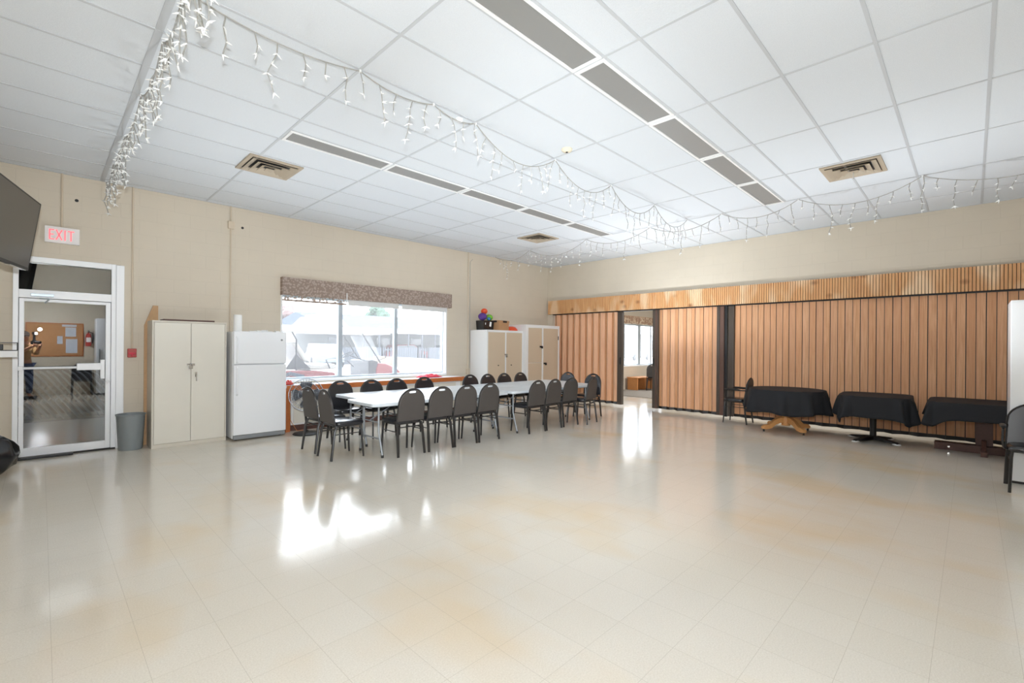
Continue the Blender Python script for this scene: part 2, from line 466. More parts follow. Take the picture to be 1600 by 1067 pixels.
t = thing('smoke_detector', 'round cream smoke detector between the two light rows', 'smoke detector', (-.09, 1.56, CEIL))
MB().lathe([(.062, 0), (.062, -.012), (.05, -.026), (.02, -.034), (0, -.035)][::-1], 28).build('housing', M_cream, t)
MB().lathe([(.014, -.034), (.013, -.04), (0, -.0405)][::-1], 14).build('sensor', M_black, t)

# ------------------------------------------------------------------ door
D = thing('door_1', None, None, (0, 0, 0)); D['kind'] = 'structure'
def fr(b, x0, x1, z0, z1, y0, y1): b.box(x0, x1, y0, y1, z0, z1)
b = MB(); y0, y1 = YW - .03, YW + .12
fr(b, DX0, DX0 + .05, 0, DZ, y0, y1); fr(b, DX1 - .10, DX1 - .05, 0, DZ, y0, y1)
fr(b, DX1 - .05, DX1 + .035, 0, DZ - .01, YW - .055, y1)
fr(b, DX0 + .05, DX1 - .10, 2.5, DZ, y0, y1); fr(b, DX0 + .05, DX1 - .10, 2.045, 2.15, y0, y1)
b.build('frame', M_alum, D, 0, .004)
box(DX0 + .05, DX1 - .10, YW + .03, YW + .036, 2.15, 2.5).build('transom_pane', M_doorglass, D, 0)
lx0, lx1 = DX0 + .055, DX1 - .105
b = MB(); y0, y1 = YW - .022, YW + .02
fr(b, lx0, lx0 + .045, .02, 2.038, y0, y1); fr(b, lx1 - .052, lx1, .02, 2.038, y0, y1)
fr(b, lx0 + .045, lx1 - .052, 2.0, 2.038, y0, y1)
fr(b, lx0 + .045, lx1 - .052, .02, .125, y0, y1)
leaf = b.build('door_leaf', M_alum, D, 0, .003)
box(lx0 + .045, lx1 - .052, YW - .004, YW + .002, .125, 2.0).build('pane', M_doorglass, leaf, 0)
b = MB(); b.cyl((lx0 + .01, YW - .085, 1.147), (lx1 - .25, YW - .085, 1.147), .016, n=10)
b.box(lx0 - .005, lx0 + .04, YW - .10, YW - .02, 1.12, 1.175)
pb = b.build('push_bar', M_alum, D, bevel=.003)
b = MB(); b.box(-3.90, -3.655, YW - .11, YW - .022, 1.11, 1.20); b.box(-3.665, -3.62, YW - .075, YW - .022, .985, 1.245)
b.build('latch_case', M_alum, D, 0, .005)
b = MB(); b.box(-4.33, -4.12, YW - .075, YW - .022, 2.065, 2.10); b.cyl((-4.25, YW - .05, 2.04), (-4.16, YW - .12, 2.035), .009); b.cyl((-4.16, YW - .12, 2.035), (-4.2, YW - .03, 1.99), .009)
b.build('door_closer', M_alumgrey, D, 0, .004)
box(DX0 + .02, DX1 - .02, YW - .05, YW + .10, 0, .018).build('threshold', M_gap, D, 0)
b = MB(); b.cyl((-3.585, YW - .04, .94), (-3.585, YW - .02, .94), .02, n=16)
b.build('lock_cylinder', M_chrome, D)
tag(MB().box(-4.43, -3.93, YW - .16, YW - .055, .001, .03).build('door_wedge', M_black, smooth=0, bevel=.008), 'long flat black rubber stop lying at foot of glass door', 'doorstop')
# dim corridor on the other side of the door
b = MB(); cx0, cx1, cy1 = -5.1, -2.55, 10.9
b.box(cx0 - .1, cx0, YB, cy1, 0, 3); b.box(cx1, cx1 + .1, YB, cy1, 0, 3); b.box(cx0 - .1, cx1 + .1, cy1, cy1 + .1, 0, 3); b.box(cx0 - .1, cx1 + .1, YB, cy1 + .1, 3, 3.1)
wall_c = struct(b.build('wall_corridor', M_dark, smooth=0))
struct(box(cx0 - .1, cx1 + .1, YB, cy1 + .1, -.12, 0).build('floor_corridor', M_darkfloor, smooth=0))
struct(box(DX0 + .02, DX1 - .02, YW + .10, YB, -.05, .01).build('trim_1', M_gap, smooth=0))
# folded chairs leaning in the corridor, seen through the pane
cs = thing('chair_cart', 'low grey cart rail under leaning folded chairs beyond the glass door', 'cart', (-3.95, 10.05, 0))
b = MB(); b.box(-.95, .95, -.28, -.24, .06, .11); b.box(-.95, .95, .2, .24, .06, .11); b.box(-.95, -.91, -.24, .2, .06, .11); b.box(.91, .95, -.24, .2, .06, .11)
b.build('rail', M_steel, cs, 0, .004)
for x in (-.85, .85):
    for y in (-.26, .22): MB().lathe([(.0, -.018), (.03, -.018), (.03, .018), (0, .018)], 14, (x, y, .03), M=Matrix.Rotation(PI / 2, 3, 'X')).build('caster', M_tyre, cs)
def folded():
    t = thing('folded_chair', None, 'folded chair', group='folded metal chairs beyond the glass door')
    b = MB()
    for y in (-.2, .2): b.tube([(0.30, y, .128), (-.22, y, .90), (-.28, y, .95)], .014, 8)
    b.tube([(-.28, -.2, .95), (-.29, 0, .965), (-.28, .2, .95)], .014, 8)
    b.build('tube_frame', M_alumgrey, t)
    M = Matrix.Translation((.0, 0, .56)) @ Matrix.Rotation(-math.atan2(.785, .52) + PI, 4, 'Y')
    MB().box(-.2, .2, -.17, .17, -.008, .008, 0, M).build('seat', M_black, t, 0, .004)
    return t
fc = folded()
for k in range(15):
    t = fc if k == 0 else copy_tree(fc)
    t.location = (-4.62 + k * .095, 10.05, 0)
    t['label'] = 'folded grey metal chair leaning on the cart beyond the glass door'

# exit sign, pull station, conduits
t = thing('exit_sign', 'white exit sign with red letters above the glass door', 'exit sign', (-4.045, YW, 2.885))
box(-.165, .165, -.055, 0, -.105, .105).build('housing', M_exitface, t, 0, .004)
b = MB(); x = -.125; h, w, s = .066, .048, .012
def bar(x0, x1, z0, z1): b.box(x0, x1, -.0585, -.055, z0, z1)
bar(x, x + s, -h, h); bar(x + s, x + w, h - s, h); bar(x + s, x + w * .9, -s / 2, s / 2); bar(x + s, x + w, -h, -h + s)
def stroke(x0, z0, x1, z1):
    d = Vector((x1 - x0, z1 - z0)).normalized(); nx, nz = -d.y * s / 2, d.x * s / 2
    b.prism([(x0 + nx, z0 + nz), (x0 - nx, z0 - nz), (x1 - nx, z1 - nz), (x1 + nx, z1 + nz)], lambda p, q: (p, -.0585, q), lambda p, q: (p, -.055, q))
x = -.06; stroke(x, -h, x + .055, h); stroke(x + .055, -h, x, h)
x = .018; bar(x, x + s, -h, h)
x = .05; bar(x, x + .062, h - s, h); bar(x + .025, x + .037, -h, h - s)
b.build('letters', M_exitred, t, 0)
def conduit(x, z0, z1, label, r=.011, boxes=()):
    t = thing('conduit', label, 'conduit', (x, YW, 0), group=None)
    MB().cyl((0, -r - .001, z0), (0, -r - .001, z1), r, n=10).build('pipe', M_conduit, t)
    for (z, w, h) in boxes: box(-w / 2, w / 2, -.045, -.001, z - h / 2, z + h / 2).build('junction_box', M_conduit, t, 0, .004)
conduit(-4.05, 2.992, CEIL - .004, 'thin painted conduit running up from the exit sign to ceiling')
conduit(-3.325, 1.40, CEIL - .004, 'painted conduit from ceiling down to the red alarm station')
conduit(-2.095, .2, CEIL - .004, 'painted conduit with a square junction box behind the fridge', .011, ((3.40, .09, .12),))
conduit(2.875, .93, CEIL - .004, 'painted conduit with an outlet box beside the white corner cabinet', .012, ((.87, .08, .13),))
tag(MB().tube([(3.0, YW - .03, 3.56), (2.935, YW - .008, 3.49), (2.933, YW - .008, .95)], .005, 6).build('power_cord', M_wire), 'white cord from the string lights down the wall to an outlet box', 'cord')
t = thing('alarm_station', 'red fire alarm pull station between door and beige cabinet', 'fire alarm', (-3.325, YW, 1.335))
box(-.05, .05, -.045, 0, -.062, .062).build('case', M_red, t, 0, .006)
MB().box(-.035, .035, -.06, -.045, -.02, .008).box(-.012, .012, -.058, -.045, -.045, -.02).build('pull_handle', M_redcloth, t, 0, .003)
for x, z, l in ((-3.91, 3.385, 'small dark cable hole in the wall above the exit sign'), (-1.925, 3.39, 'small dark cable hole in the wall beside the junction box')):
    tag(MB().lathe([(0, -.002), (.02, -.002), (.02, .003), (0, .004)], 16, (x, YW, z), M=Matrix.Rotation(PI / 2, 3, 'X')).build('cable_hole', M_black), l, 'cable hole')

# ------------------------------------------------------------------ television, shelf, bag
t = thing('television', 'large dark flat television tilted on the wall at left edge', 'television', (0, 0, 0))
Wd = Vector((-.23, -.973, 0)).normalized(); Nn = Vector((.973, -.23, 0))
ti = math.radians(7.6)
Up = (Vector((0, 0, 1)) * math.cos(ti) + Nn * math.sin(ti)).normalized(); Nf = Wd.cross(Up)
if Nf.x < 0: Nf = -Nf
O = Vector((-4.335, 5.5, 2.242))
M = Matrix((Wd, -Nf, Up)).transposed().to_4x4(); M.translation = O   # local: x along width, y into the wall, z up
b = MB(); Wt, Ht = 1.25, .733
b.box(0, Wt, .004, .05, 0, Ht, 0, M)
b.build('case', M_black, t, 0, .006)
b = MB(); e = .014
b.box(0, Wt, 0, .004, 0, e * 2, 0, M); b.box(0, Wt, 0, .004, Ht - e, Ht, 0, M); b.box(0, e, 0, .004, e * 2, Ht - e, 0, M); b.box(Wt - e, Wt, 0, .004, e * 2, Ht - e, 0, M)
b.build('bezel', M_black, t, 0)
MB().box(e, Wt - e, .0012, .004, e * 2, Ht - e, 0, M).build('screen', M_tvscreen, t, 0)
b = MB(); b.box(.05, .5, .002, .045, -.006, 0, 0, M); b.build('lower_trim', M_chrome, t, 0)
c = M @ Vector((.75, .05, .4))
b = MB(); b.box(.5, 1.0, .05, .075, .2, .6, 0, M); b.tube([c, (-4.85, c.y - .05, c.z), (XL + .02, c.y - .12, c.z)], .025, 8); b.box(XL, XL + .03, c.y - .25, c.y, c.z - .2, c.z + .2)
b.build('wall_mount', M_blackmetal, t, 0, .003)
t = thing('wall_shelf', 'thick white shelf on the left wall beside the glass door', 'shelf', (XL, 6.42, 1.30))
box(0, XL * -1 - 4.425, -.16, .12, 0, .075).build('board', M_white, t, 0, .004)
MB().box(.0, .02, -.1, .08, -.2, 0).box(.02, .3, -.02, 0, -.03, 0).build('bracket', M_white, t, 0)
t = thing('wire_rack', 'small black wire rack with a box on the white shelf', 'rack', (-4.62, 6.42, 1.375))
b = MB()
for z in (.004, .095):
    b.tube([(-.2, -.1, z), (.19, -.1, z), (.19, .06, z), (-.2, .06, z)], .004, 6, closed=True)
for p in ((-.2, -.1), (.19, -.1), (.19, .06), (-.2, .06)): b.cyl((*p, 0), (*p, .095), .004, n=6)
b.build('wire_frame', M_blackmetal, t)
box(.0, .075, -.06, .03, .01, .075).build('socket_box', M_black, t, 0, .004)
b = MB(); b.ball((-4.63, 5.98, .225), .23, 24, (.98, 1, 1.0))
for v in b.bm.verts:
    d = (v.co - Vector((-4.63, 5.98, .225)))
    n = math.sin(d.x * 31 + d.z * 17) * math.cos(d.y * 27 - d.z * 23)
    v.co += d.normalized() * n * .022
    if v.co.z < .003: v.co.z = .003 + abs(n) * .002
b.tube([(-4.63, 5.98, .42), (-4.62, 5.97, .48), (-4.60, 5.99, .53)], [.07, .035, .06], 10)
tag(b.build('trash_bag', M_bag, smooth=60), 'full shiny black trash bag on the floor left of door', 'trash bag')

# ------------------------------------------------------------------ bin, cabinet, fridge, fan
t = thing('waste_bin', 'grey round plastic waste bin between glass door and beige cabinet', 'waste bin', (-3.355, 6.655, 0))
MB().lathe([(0, .004), (.118, .004), (.126, 0), (.135, .02), (.158, .47), (.166, .475), (.168, .492), (.160, .494), (.152, .47), (.128, .03), (0, .02)], 40).build('tub', M_bin, t)

t = thing('metal_cabinet', 'tall beige two door metal cabinet with padlock beside the fridge', 'cabinet', (-2.703, 6.64, 0))
w, d, h = .453, .208, 1.80
b = MB(); b.box(-w, w, -d + .02, d, .0, h); b.box(-w, w, -d, -d + .02, h - .025, h); b.box(-w, w, -d, -d + .02, 0, .055); b.box(-w, -w + .022, -d, -d + .02, .055, h - .025); b.box(w - .022, w, -d, -d + .02, .055, h - .025)
b.build('body', M_cabside, t, 0, .003)
for s_, nm in ((-1, 0), (1, 1)):
    x0, x1 = (-w + .025, -.003) if s_ < 0 else (.003, w - .025)
    dr = box(x0, x1, -d - .004, -d + .018, .058, h - .028).build('door', M_cabmetal, t, 0, .003)
    if s_ > 0:
        MB().box(.05, .075, -d - .012, -d - .004, .99, 1.06).cyl((.0625, -d - .035, 1.02), (.0625, -d - .004, 1.02), .008).box(.056, .07, -d - .04, -d - .03, .93, 1.03).build('key_lock', M_chrome, dr, 0, .002)
b = MB(); b.box(-.05, .045, -d - .014, -d - .004, 1.155, 1.185); b.tube([(-.02, -d - .02, 1.16), (-.02, -d - .02, 1.18), (-.005, -d - .02, 1.19), (.01, -d - .02, 1.18), (.01, -d - .02, 1.16)], .005, 6); b.box(-.03, .02, -d - .032, -d - .012, 1.11, 1.16)
b.build('hasp_padlock', M_chrome, t, 0, .003)
tag(box(.0, .62, 0, .3, 0, .022).build('brown_board', M_brownwood, smooth=0, bevel=.002, loc=(-3.02, 6.47, 1.802)), 'flat dark brown board lying on top of the metal cabinet', 'board')
b = MB(); b.prism([(-3.03, .002), (-3.03, 2.03), (-3.09, 2.03), (-3.19, 1.74), (-3.19, .002)], lambda x, z: (x, YW - .028, z), lambda x, z: (x, YW - .004, z))
tag(b.build('plywood_offcut', M_plywood, smooth=0), 'tan plywood offcut with slanted top against the wall behind the metal cabinet', 'board')
t = thing('refrigerator', 'white top freezer refrigerator left of the window', 'refrigerator', (-1.823, 6.55, 0))
w, h = .378, 1.672
box(-w, w, -.235, .30, .03, h - .005).build('body', M_fridge, t, 0, .006)
for nm, z0, z1, hz0, hz1 in (('freezer_door', 1.168, h, 1.19, 1.59), ('fridge_door', .085, 1.158, .70, 1.13)):
    dr = box(-w, w, -.307, -.243, z0, z1).build(nm, M_fridge, t, 0, .012)
    b = MB(); b.tube([(-w + .045, -.309, hz0), (-w + .045, -.335, hz0 + .02), (-w + .045, -.338, (hz0 + hz1) / 2), (-w + .045, -.335, hz1 - .02), (-w + .045, -.309, hz1)], .014, 8)
    b.build('handle', M_fridge, dr)
    if nm[1] == 'r' and nm[2] == 'e': MB().lathe([(0, -.001), (.016, -.001), (.016, .003), (0, .003)], 18, (w - .075, -.308, 1.545), M=Matrix.Rotation(PI / 2, 3, 'X')).build('emblem', M_steel, dr)
MB().box(-w + .01, w - .01, -.29, -.235, .02, .08).build('kick_grille', M_steel, t, 0, .003)
for x in (-w + .06, w - .06): MB().cyl((x, .25, 0), (x, .25, .035), .02).cyl((x, -.2, 0), (x, -.2, .035), .02).build('foot', M_black, t)
tag(MB().lathe([(0, 0), (.056, 0), (.057, .004), (.057, .25), (.05, .256), (.018, .256), (.018, .245), (0, .245)], 28, (-2.105, 6.42, 1.673)).build('paper_towel_roll', M_paper), 'white paper towel roll standing on top of the fridge', 'paper roll')
b = MB()
for k in range(5): b.box(0, .09, 0, .06, 0, .012 + .008 * (k % 3), 0, Matrix.Translation((-1.95 + k * .11, 6.36 + .02 * (k % 2), 1.673)) @ Matrix.Rotation(.4 * k, 4, 'Z'))
tag(b.build('paper_scraps', M_paper, smooth=0), 'small white scraps scattered on top of the fridge', 'paper', kind='stuff')
tag(MB().box(-1.4447, -1.435, 6.35, 6.39, .62, .68).build('magnet_clip', mat('green_clip', rgb(30, 110, 80), .5), smooth=0, bevel=.002), 'small green magnet on the right side of the fridge', 'magnet')

t = thing('pedestal_fan', 'black pedestal fan with round wire cage next to fridge', 'fan', (-1.17, 6.13, 0), math.radians(-20))
MB().lathe([(0, 0), (.2, 0), (.205, .012), (.18, .03), (.05, .045), (.03, .07), (0, .07)], 32).build('base', M_black, t)
MB().cyl((0, 0, .06), (0, 0, .36), .016).cyl((0, 0, .30), (0, 0, .40), .022).build('pole', M_black, t)
hd = Matrix.Translation((0, -.06, .655)) @ Matrix.Rotation(math.radians(84), 4, 'X')   # local z -> forward (-y)
MB().lathe([(0, -.16), (.05, -.16), (.06, -.10), (.055, -.02), (0, -.02)], 20, M=hd).tube([(0, 0, .36), (0, .03, .46), (0, .05, .6)], .02, 8).build('motor', M_black, t)
b = MB()
for z_, r in ((.055, .12), (.04, .2), (0, .262), (-.05, .262), (-.08, .2), (-.085, .12)):
    b.tube([hd @ Vector((r * math.cos(a * PI / 20), r * math.sin(a * PI / 20), z_)) for a in range(40)], 0.003 if r < .26 else .0055, 6, closed=True)
for k in range(36):
    a = k * PI / 18; c_, s_ = math.cos(a), math.sin(a)
    b.tube([hd @ Vector((r * c_, r * s_, z_)) for r, z_ in ((.05, .06), (.14, .055), (.22, .034), (.262, 0), (.262, -.05), (.21, -.08), (.06, -.088))], .0016, 4)
b.lathe([(0, .058), (.055, .058), (.055, .066), (0, .068)], 20, M=hd)
b.build('wire_cage', M_fanwire, t)
for k in range(4):
    b = MB(); a0 = k * PI / 2
    L = []
    for r, wd in ((.04, .25), (.1, .55), (.18, .55), (.225, .38)):
        for sgn in (-1, 1):
            a = a0 + sgn * wd
            L.append(b.bm.verts.new(hd @ Vector((r * math.cos(a), r * math.sin(a), -.02 + sgn * .025))))
    for i in range(3): b.quad([L[2 * i], L[2 * i + 1], L[2 * i + 3], L[2 * i + 2]])
    o = b.build('blade', M_bladegrey, t); o.modifiers.new('solid', 'SOLIDIFY').thickness = .004
tag(MB().tube([(-1.13, 6.37, .008), (-1.02, 6.42, .008), (-1.18, 6.5, .008), (-1.3, 6.46, .2), (-1.32, 6.44, .45)], .005, 6).build('fan_cord', M_bench), 'thin brown power cord behind the fan', 'cord')

# ------------------------------------------------------------------ windows
def window(name, x0, x1, z0, z1, mull, yf=.10):
    W = thing(name, None, None); W['kind'] = 'structure'
    b = MB(); y0, y1 = YW + yf, YW + yf + .07; e = .045
    b.box(x0, x1, y0, y1, z0, z0 + e); b.box(x0, x1, y0, y1, z1 - e, z1); b.box(x0, x0 + e, y0, y1, z0 + e, z1 - e); b.box(x1 - e, x1, y0, y1, z0 + e, z1 - e)
    b.build('frame', M_alumgrey, W, 0, .003)
    b = MB(); xs_ = [x0 + e]
    for c, w in mull:
        m_ = MB().box(c - w / 2, c + w / 2, y0 - .01, y1, z0 + e, z1 - e)
        m_.build('mullion', M_alumgrey, W, 0, .004); xs_ += [c - w / 2, c + w / 2]
    xs_.append(x1 - e)
    for i in range(0, len(xs_), 2):
        box(xs_[i], xs_[i + 1], y0 + .03, y0 + .036, z0 + e, z1 - e).build('pane', M_glass, W, 0)
    b = MB(); b.box(x0 - .0, x1 + .0, YW - .004, y0, z0 - .03, z0 + .012)
    b.box(x1 - .03, x1, YW - .006, y0, z0 + .012, z1); b.box(x0, x0 + .03, YW - .006, y0, z0 + .012, z1)
    b.build('jamb_lining', M_white, W, 0, .002)
    return W
window('window_1', WX0, WX1, WZ0, WZ1, ((-.205, .085), (1.0, .075)))
window('window_2', W2X0, W2X1, .82, 2.3, ((10.02, .08), (11.05, .2), (11.9, .08)))
t = thing('window_valance', 'long leaf patterned fabric valance across the top of the window', 'valance', (0, YW, 0))
b = MB(); b.box(-1.335, 2.315, -.115, -.10, 2.335, 2.645); b.box(-1.335, -1.32, -.10, -.002, 2.335, 2.645); b.box(2.30, 2.315, -.10, -.002, 2.335, 2.645); b.box(-1.32, 2.30, -.10, -.002, 2.63, 2.645)
b.build('fabric_board', M_valfab, t, 0, .003)
MB().box(-1.33, -.19, -.112, -.108, 2.262, 2.335).build('openwork_hem', M_lace, t, 0)
MB().box(-1.335, -.185, -.116, -.106, 2.228, 2.263).build('hem_rail', M_valfab, t, 0, .002)
MB().box(-.187, -.172, -.12, -.10, 2.28, 2.46).build('pull_strip', M_white, t, 0)
for x0, x1, l in ((-.15, .97, 'grey white roller blind rolled up over the middle window pane'), (1.02, 2.2, 'grey white roller blind rolled up over the right window pane')):
    t = thing('roller_blind', l, 'blind', (0, YW, 0), group='roller blinds under the valance')
    MB().cyl((x0, -.05, 2.37), (x1, -.05, 2.37), .03, n=14).build('roller', M_blind, t)
    MB().box(x0 + .01, x1 - .01, -.084, -.080, 2.245, 2.37).build('shade_cloth', M_blind, t, 0)
    MB().cyl((x0 + .01, -.082, 2.242), (x1 - .01, -.082, 2.242), .011, n=10).build('bottom_bar', M_blind, t)
t = thing('annex_valance', 'scalloped patterned valance over the window of the next room', 'valance', (0, YW, 0))
b = MB(); n = 46
for i in range(n):
    xa, xb = 9.0 + 3.7 * i / n, 9.0 + 3.7 * (i + 1) / n
    zc = 2.30 + .035 * abs(math.sin(i * PI / 5))
    b.box(xa, xb, -.09 - .012 * (i % 2), -.07, zc, 2.56)
b.build('gathered_fabric', fabric_pattern('annex_valance_fabric', rgb(206, 186, 160), rgb(168, 138, 116), 13, .45), t, 0)
MB().box(8.95, 12.75, -.07, -.002, 2.52, 2.575).build('board', M_plywood, t, 0, .003)

# counter under the window
t = thing('window_counter', 'long white counter with orange wood edge under the window', 'counter', (0, 0, 0))
cy0, cy1, cx0_, cx1_ = 6.45, YW, -1.36, 2.42
box(cx0_, cx1_, cy0 + .02, cy1, .74, .785).build('countertop', M_tabletop, t, 0, .003)
MB().box(cx0_, cx1_, cy0, cy0 + .02, .695, .785).box(cx1_, cx1_ + .02, cy0, cy1, .695, .785).build('wood_edge', M_edge, t, 0, .003)
MB().box(cx0_ + .1, cx1_ - .02, cy0 + .1, cy0 + .12, .1, .74).build('front_panel', M_white, t, 0, .002)
for k in range(7):
    x = cx0_ + .14 + k * .5
    MB().box(x, x + .48, cy0 + .085, cy0 + .10, .13, .66).build('panel_door', M_cabmetal, t, 0, .003)
MB().box(cx0_, cx0_ + .07, cy0 + .04, cy0 + .12, 0, .74).build('end_post', M_edge, t, 0, .003)
MB().box(cx0_ + .07, cx1_ - .02, cy0 + .11, cy0 + .125, 0, .1).build('toe_board', M_brownwood, t, 0)
def rag(name, label, c, sx, sy, hgt, m, seed):
    r2 = random.Random(seed); b = MB(); n = 14; G = []
    for i in range(n + 1):
        row = []
        for j in range(n + 1):
            u, v = i / n * 2 - 1, j / n * 2 - 1
            x = u * sx * (1 - .18 * math.cos(3 * v + seed)); y = v * sy * (1 - .2 * math.sin(2.4 * u + seed))
            e = max(0, 1 - max(abs(u), abs(v)) ** 3)
            z = .006 + hgt * e * (.45 + .55 * abs(math.sin(4 * u + 2 * v + seed) * math.cos(3.1 * v - 1.3 * u)))
            row.append(b.bm.verts.new((x, y, z)))
        G.append(row)
    for i in range(n):
        for j in range(n): b.quad([G[i][j], G[i + 1][j], G[i + 1][j + 1], G[i][j + 1]])
    o = b.build(name, m, smooth=80, loc=c); s_ = o.modifiers.new('solid', 'SOLIDIFY'); s_.thickness = .005; s_.offset = 1
    return tag(o, label, 'cloth')
rag('red_cloth', 'crumpled pink red cloth on right end of window counter', (1.66, 6.66, .786), .25, .1, .075, M_redcloth, 1.)
rag('red_glove', 'small dark red bundle on counter between fridge and fan', (-1.285, 6.60, .786), .07, .08, .08, M_red, 2.)

# ------------------------------------------------------------------ corner cabinets and what lies on them
t = thing('low_cabinet', 'white storage cabinet with two beige doors, boxes on top', 'cabinet', (2.95, 6.27, 0))
w, h, dp = 1.20, 1.855, .60
MB().box(0, w, .02, dp, .06, h).build('carcass', M_white, t, 0, .003)
b = MB(); b.box(0, w, 0, .02, h - .05, h); b.box(0, w, 0, .02, .0, .09); b.box(0, .035, 0, .02, .09, h - .05); b.box(.585, .625, 0, .02, .09, h - .05); b.box(w - .03, w, 0, .02, .09, h - .05)
b.build('face_frame', M_white, t, 0, .002)
for x0, x1, kx in ((.037, .583, .36), (.627, w - .032, .79)):
    dr = MB().box(x0, x1, .004, .019, .093, h - .053).build('door', M_beigedoor, t, 0, .002)
    MB().lathe([(0, .0), (.012, 0), (.012, .02), (0, .022)], 14, (kx, .004, 1.02), M=Matrix.Rotation(PI / 2, 3, 'X')).build('knob', M_black, dr)
b = MB(); b.box(.56, .66, -.012, .0, 1.265, 1.29); b.box(.60, .64, -.03, -.012, 1.21, 1.265); b.tube([(.607, -.02, 1.26), (.607, -.02, 1.285), (.633, -.02, 1.285), (.633, -.02, 1.26)], .004, 6)
b.build('hasp_padlock', M_chrome, t, 0, .002)
MB().box(.0, w, .03, .05, 0, .06).build('plinth', M_gap, t, 0)

t = thing('tall_cabinet', 'taller white storage cabinet with beige doors in the corner beside the partition', 'cabinet', (4.155, 6.17, 0))
w, h, dp = 1.30, 2.02, .69
MB().box(0, w, .02, dp, .06, h).build('carcass', M_white, t, 0, .003)
b = MB(); b.box(0, w, 0, .02, h - .075, h); b.box(0, w, 0, .02, 0, .09); b.box(0, .085, 0, .02, .09, h - .075); b.box(.60, .655, 0, .02, .09, h - .075); b.box(w - .05, w, 0, .02, .09, h - .075)
b.build('face_frame', M_white, t, 0, .002)
for x0, x1, z0, z1, hx, hz in ((.088, .597, 1.065, h - .078, .565, 1.47), (.088, .597, .093, 1.055, None, 0), (.658, w - .053, .093, h - .078, .72, 1.04)):
    dr = MB().box(x0, x1, .004, .019, z0, z1).build('door', M_beigedoor, t, 0, .002)
    if hx:
        b = MB(); b.box(hx - .05, hx + .05, -.012, .004, hz - .02, hz + .02); b.box(hx - .01, hx + .045, -.03, -.012, hz - .045, hz + .01)
        b.build('hasp_padlock', M_blackmetal, dr, 0, .003)
for z in (1.7, .5): MB().box(w - .06, w - .04, -.008, .002, z - .05, z + .05).build('hinge', M_blackmetal, t, 0, .002)
MB().box(0, w, .03, .05, 0, .06).build('plinth', M_gap, t, 0)

zc = 1.856
t = thing('black_tote', 'black bag full of colourful balls at left on the white cabinet', 'bag', (3.01, 6.44, zc))
b = MB(); pr = []
for i, (r, z) in enumerate(((.14, 0), (.15, .02), (.155, .12), (.16, .225))):
    pr.append([b.bm.verts.new((.155 + sx * r * (1), .15 + sy * r * .9, z)) for sx, sy in ((-1, -1), (-.3, -1.06), (.3, -1.06), (1, -1), (1.05, 0), (1, 1), (-1, 1), (-1.05, 0))])
b.quad(pr[0][::-1])
for A, B in zip(pr, pr[1:]):
    for k in range(8): b.quad([A[k], A[(k + 1) % 8], B[(k + 1) % 8], B[k]])
b.quad(pr[-1])
b.build('bag_body', M_bag, t, 0)
MB().box(.145, .20, -.003, .002, .11, .22, 0, Matrix.Rotation(.15, 4, 'Y')).build('white_flap', M_paper, t, 0)
MB().box(.03, .05, -.003, .002, .12, .17).build('side_tag', M_paper, t, 0)
for x, y, z, r, m, l in ((.06, .13, .317, .105, M_purple, 'purple ball heaped on the black bag'), (.165, .02, .266, .045, M_teal, 'blue ball in front on the heap in the black bag'), (.27, .13, .305, .09, M_green, 'lime green ball on the right of the heap in the black bag'), (.165, .19, .452, .08, M_orange, 'orange ball on top of the heap in the black bag')):
    tag(MB().ball((3.01 + x, 6.44 + y, zc + z), r, 20, (1, 1, .85)).build('toy_ball', m), l, 'ball', 'balls in the black bag')
t = thing('cardboard_box', 'brown cardboard file box with black labels on the white cabinet', 'box', (3.41, 6.36, zc))
M = Matrix.Rotation(math.radians(12), 4, 'Z')
MB().box(0, .43, 0, .3, 0, .20, 0, M).build('box_body', M_card, t, 0, .003)
MB().box(-.006, .436, -.006, .306, .185, .24, 0, M).build('lid', M_card, t, 0, .003)
for x0 in (.16,): MB().box(x0, x0 + .17, -.008, -.0062, .19, .235, 0, M).build('printed_label', M_black, t, 0)
MB().box(-.008, -.0062, .06, .24, .19, .235, 0, M).build('printed_label', M_black, t, 0)
b = MB(); b.lathe([(0, .0), (.16, 0), (.165, .012), (.155, .04), (.11, .09), (.05, .112), (0, .115)], 28, (3.99, 6.53, zc))
tag(b.build('orange_bowl', M_orange), 'orange red upturned bowl on right side of the white cabinet', 'bowl')

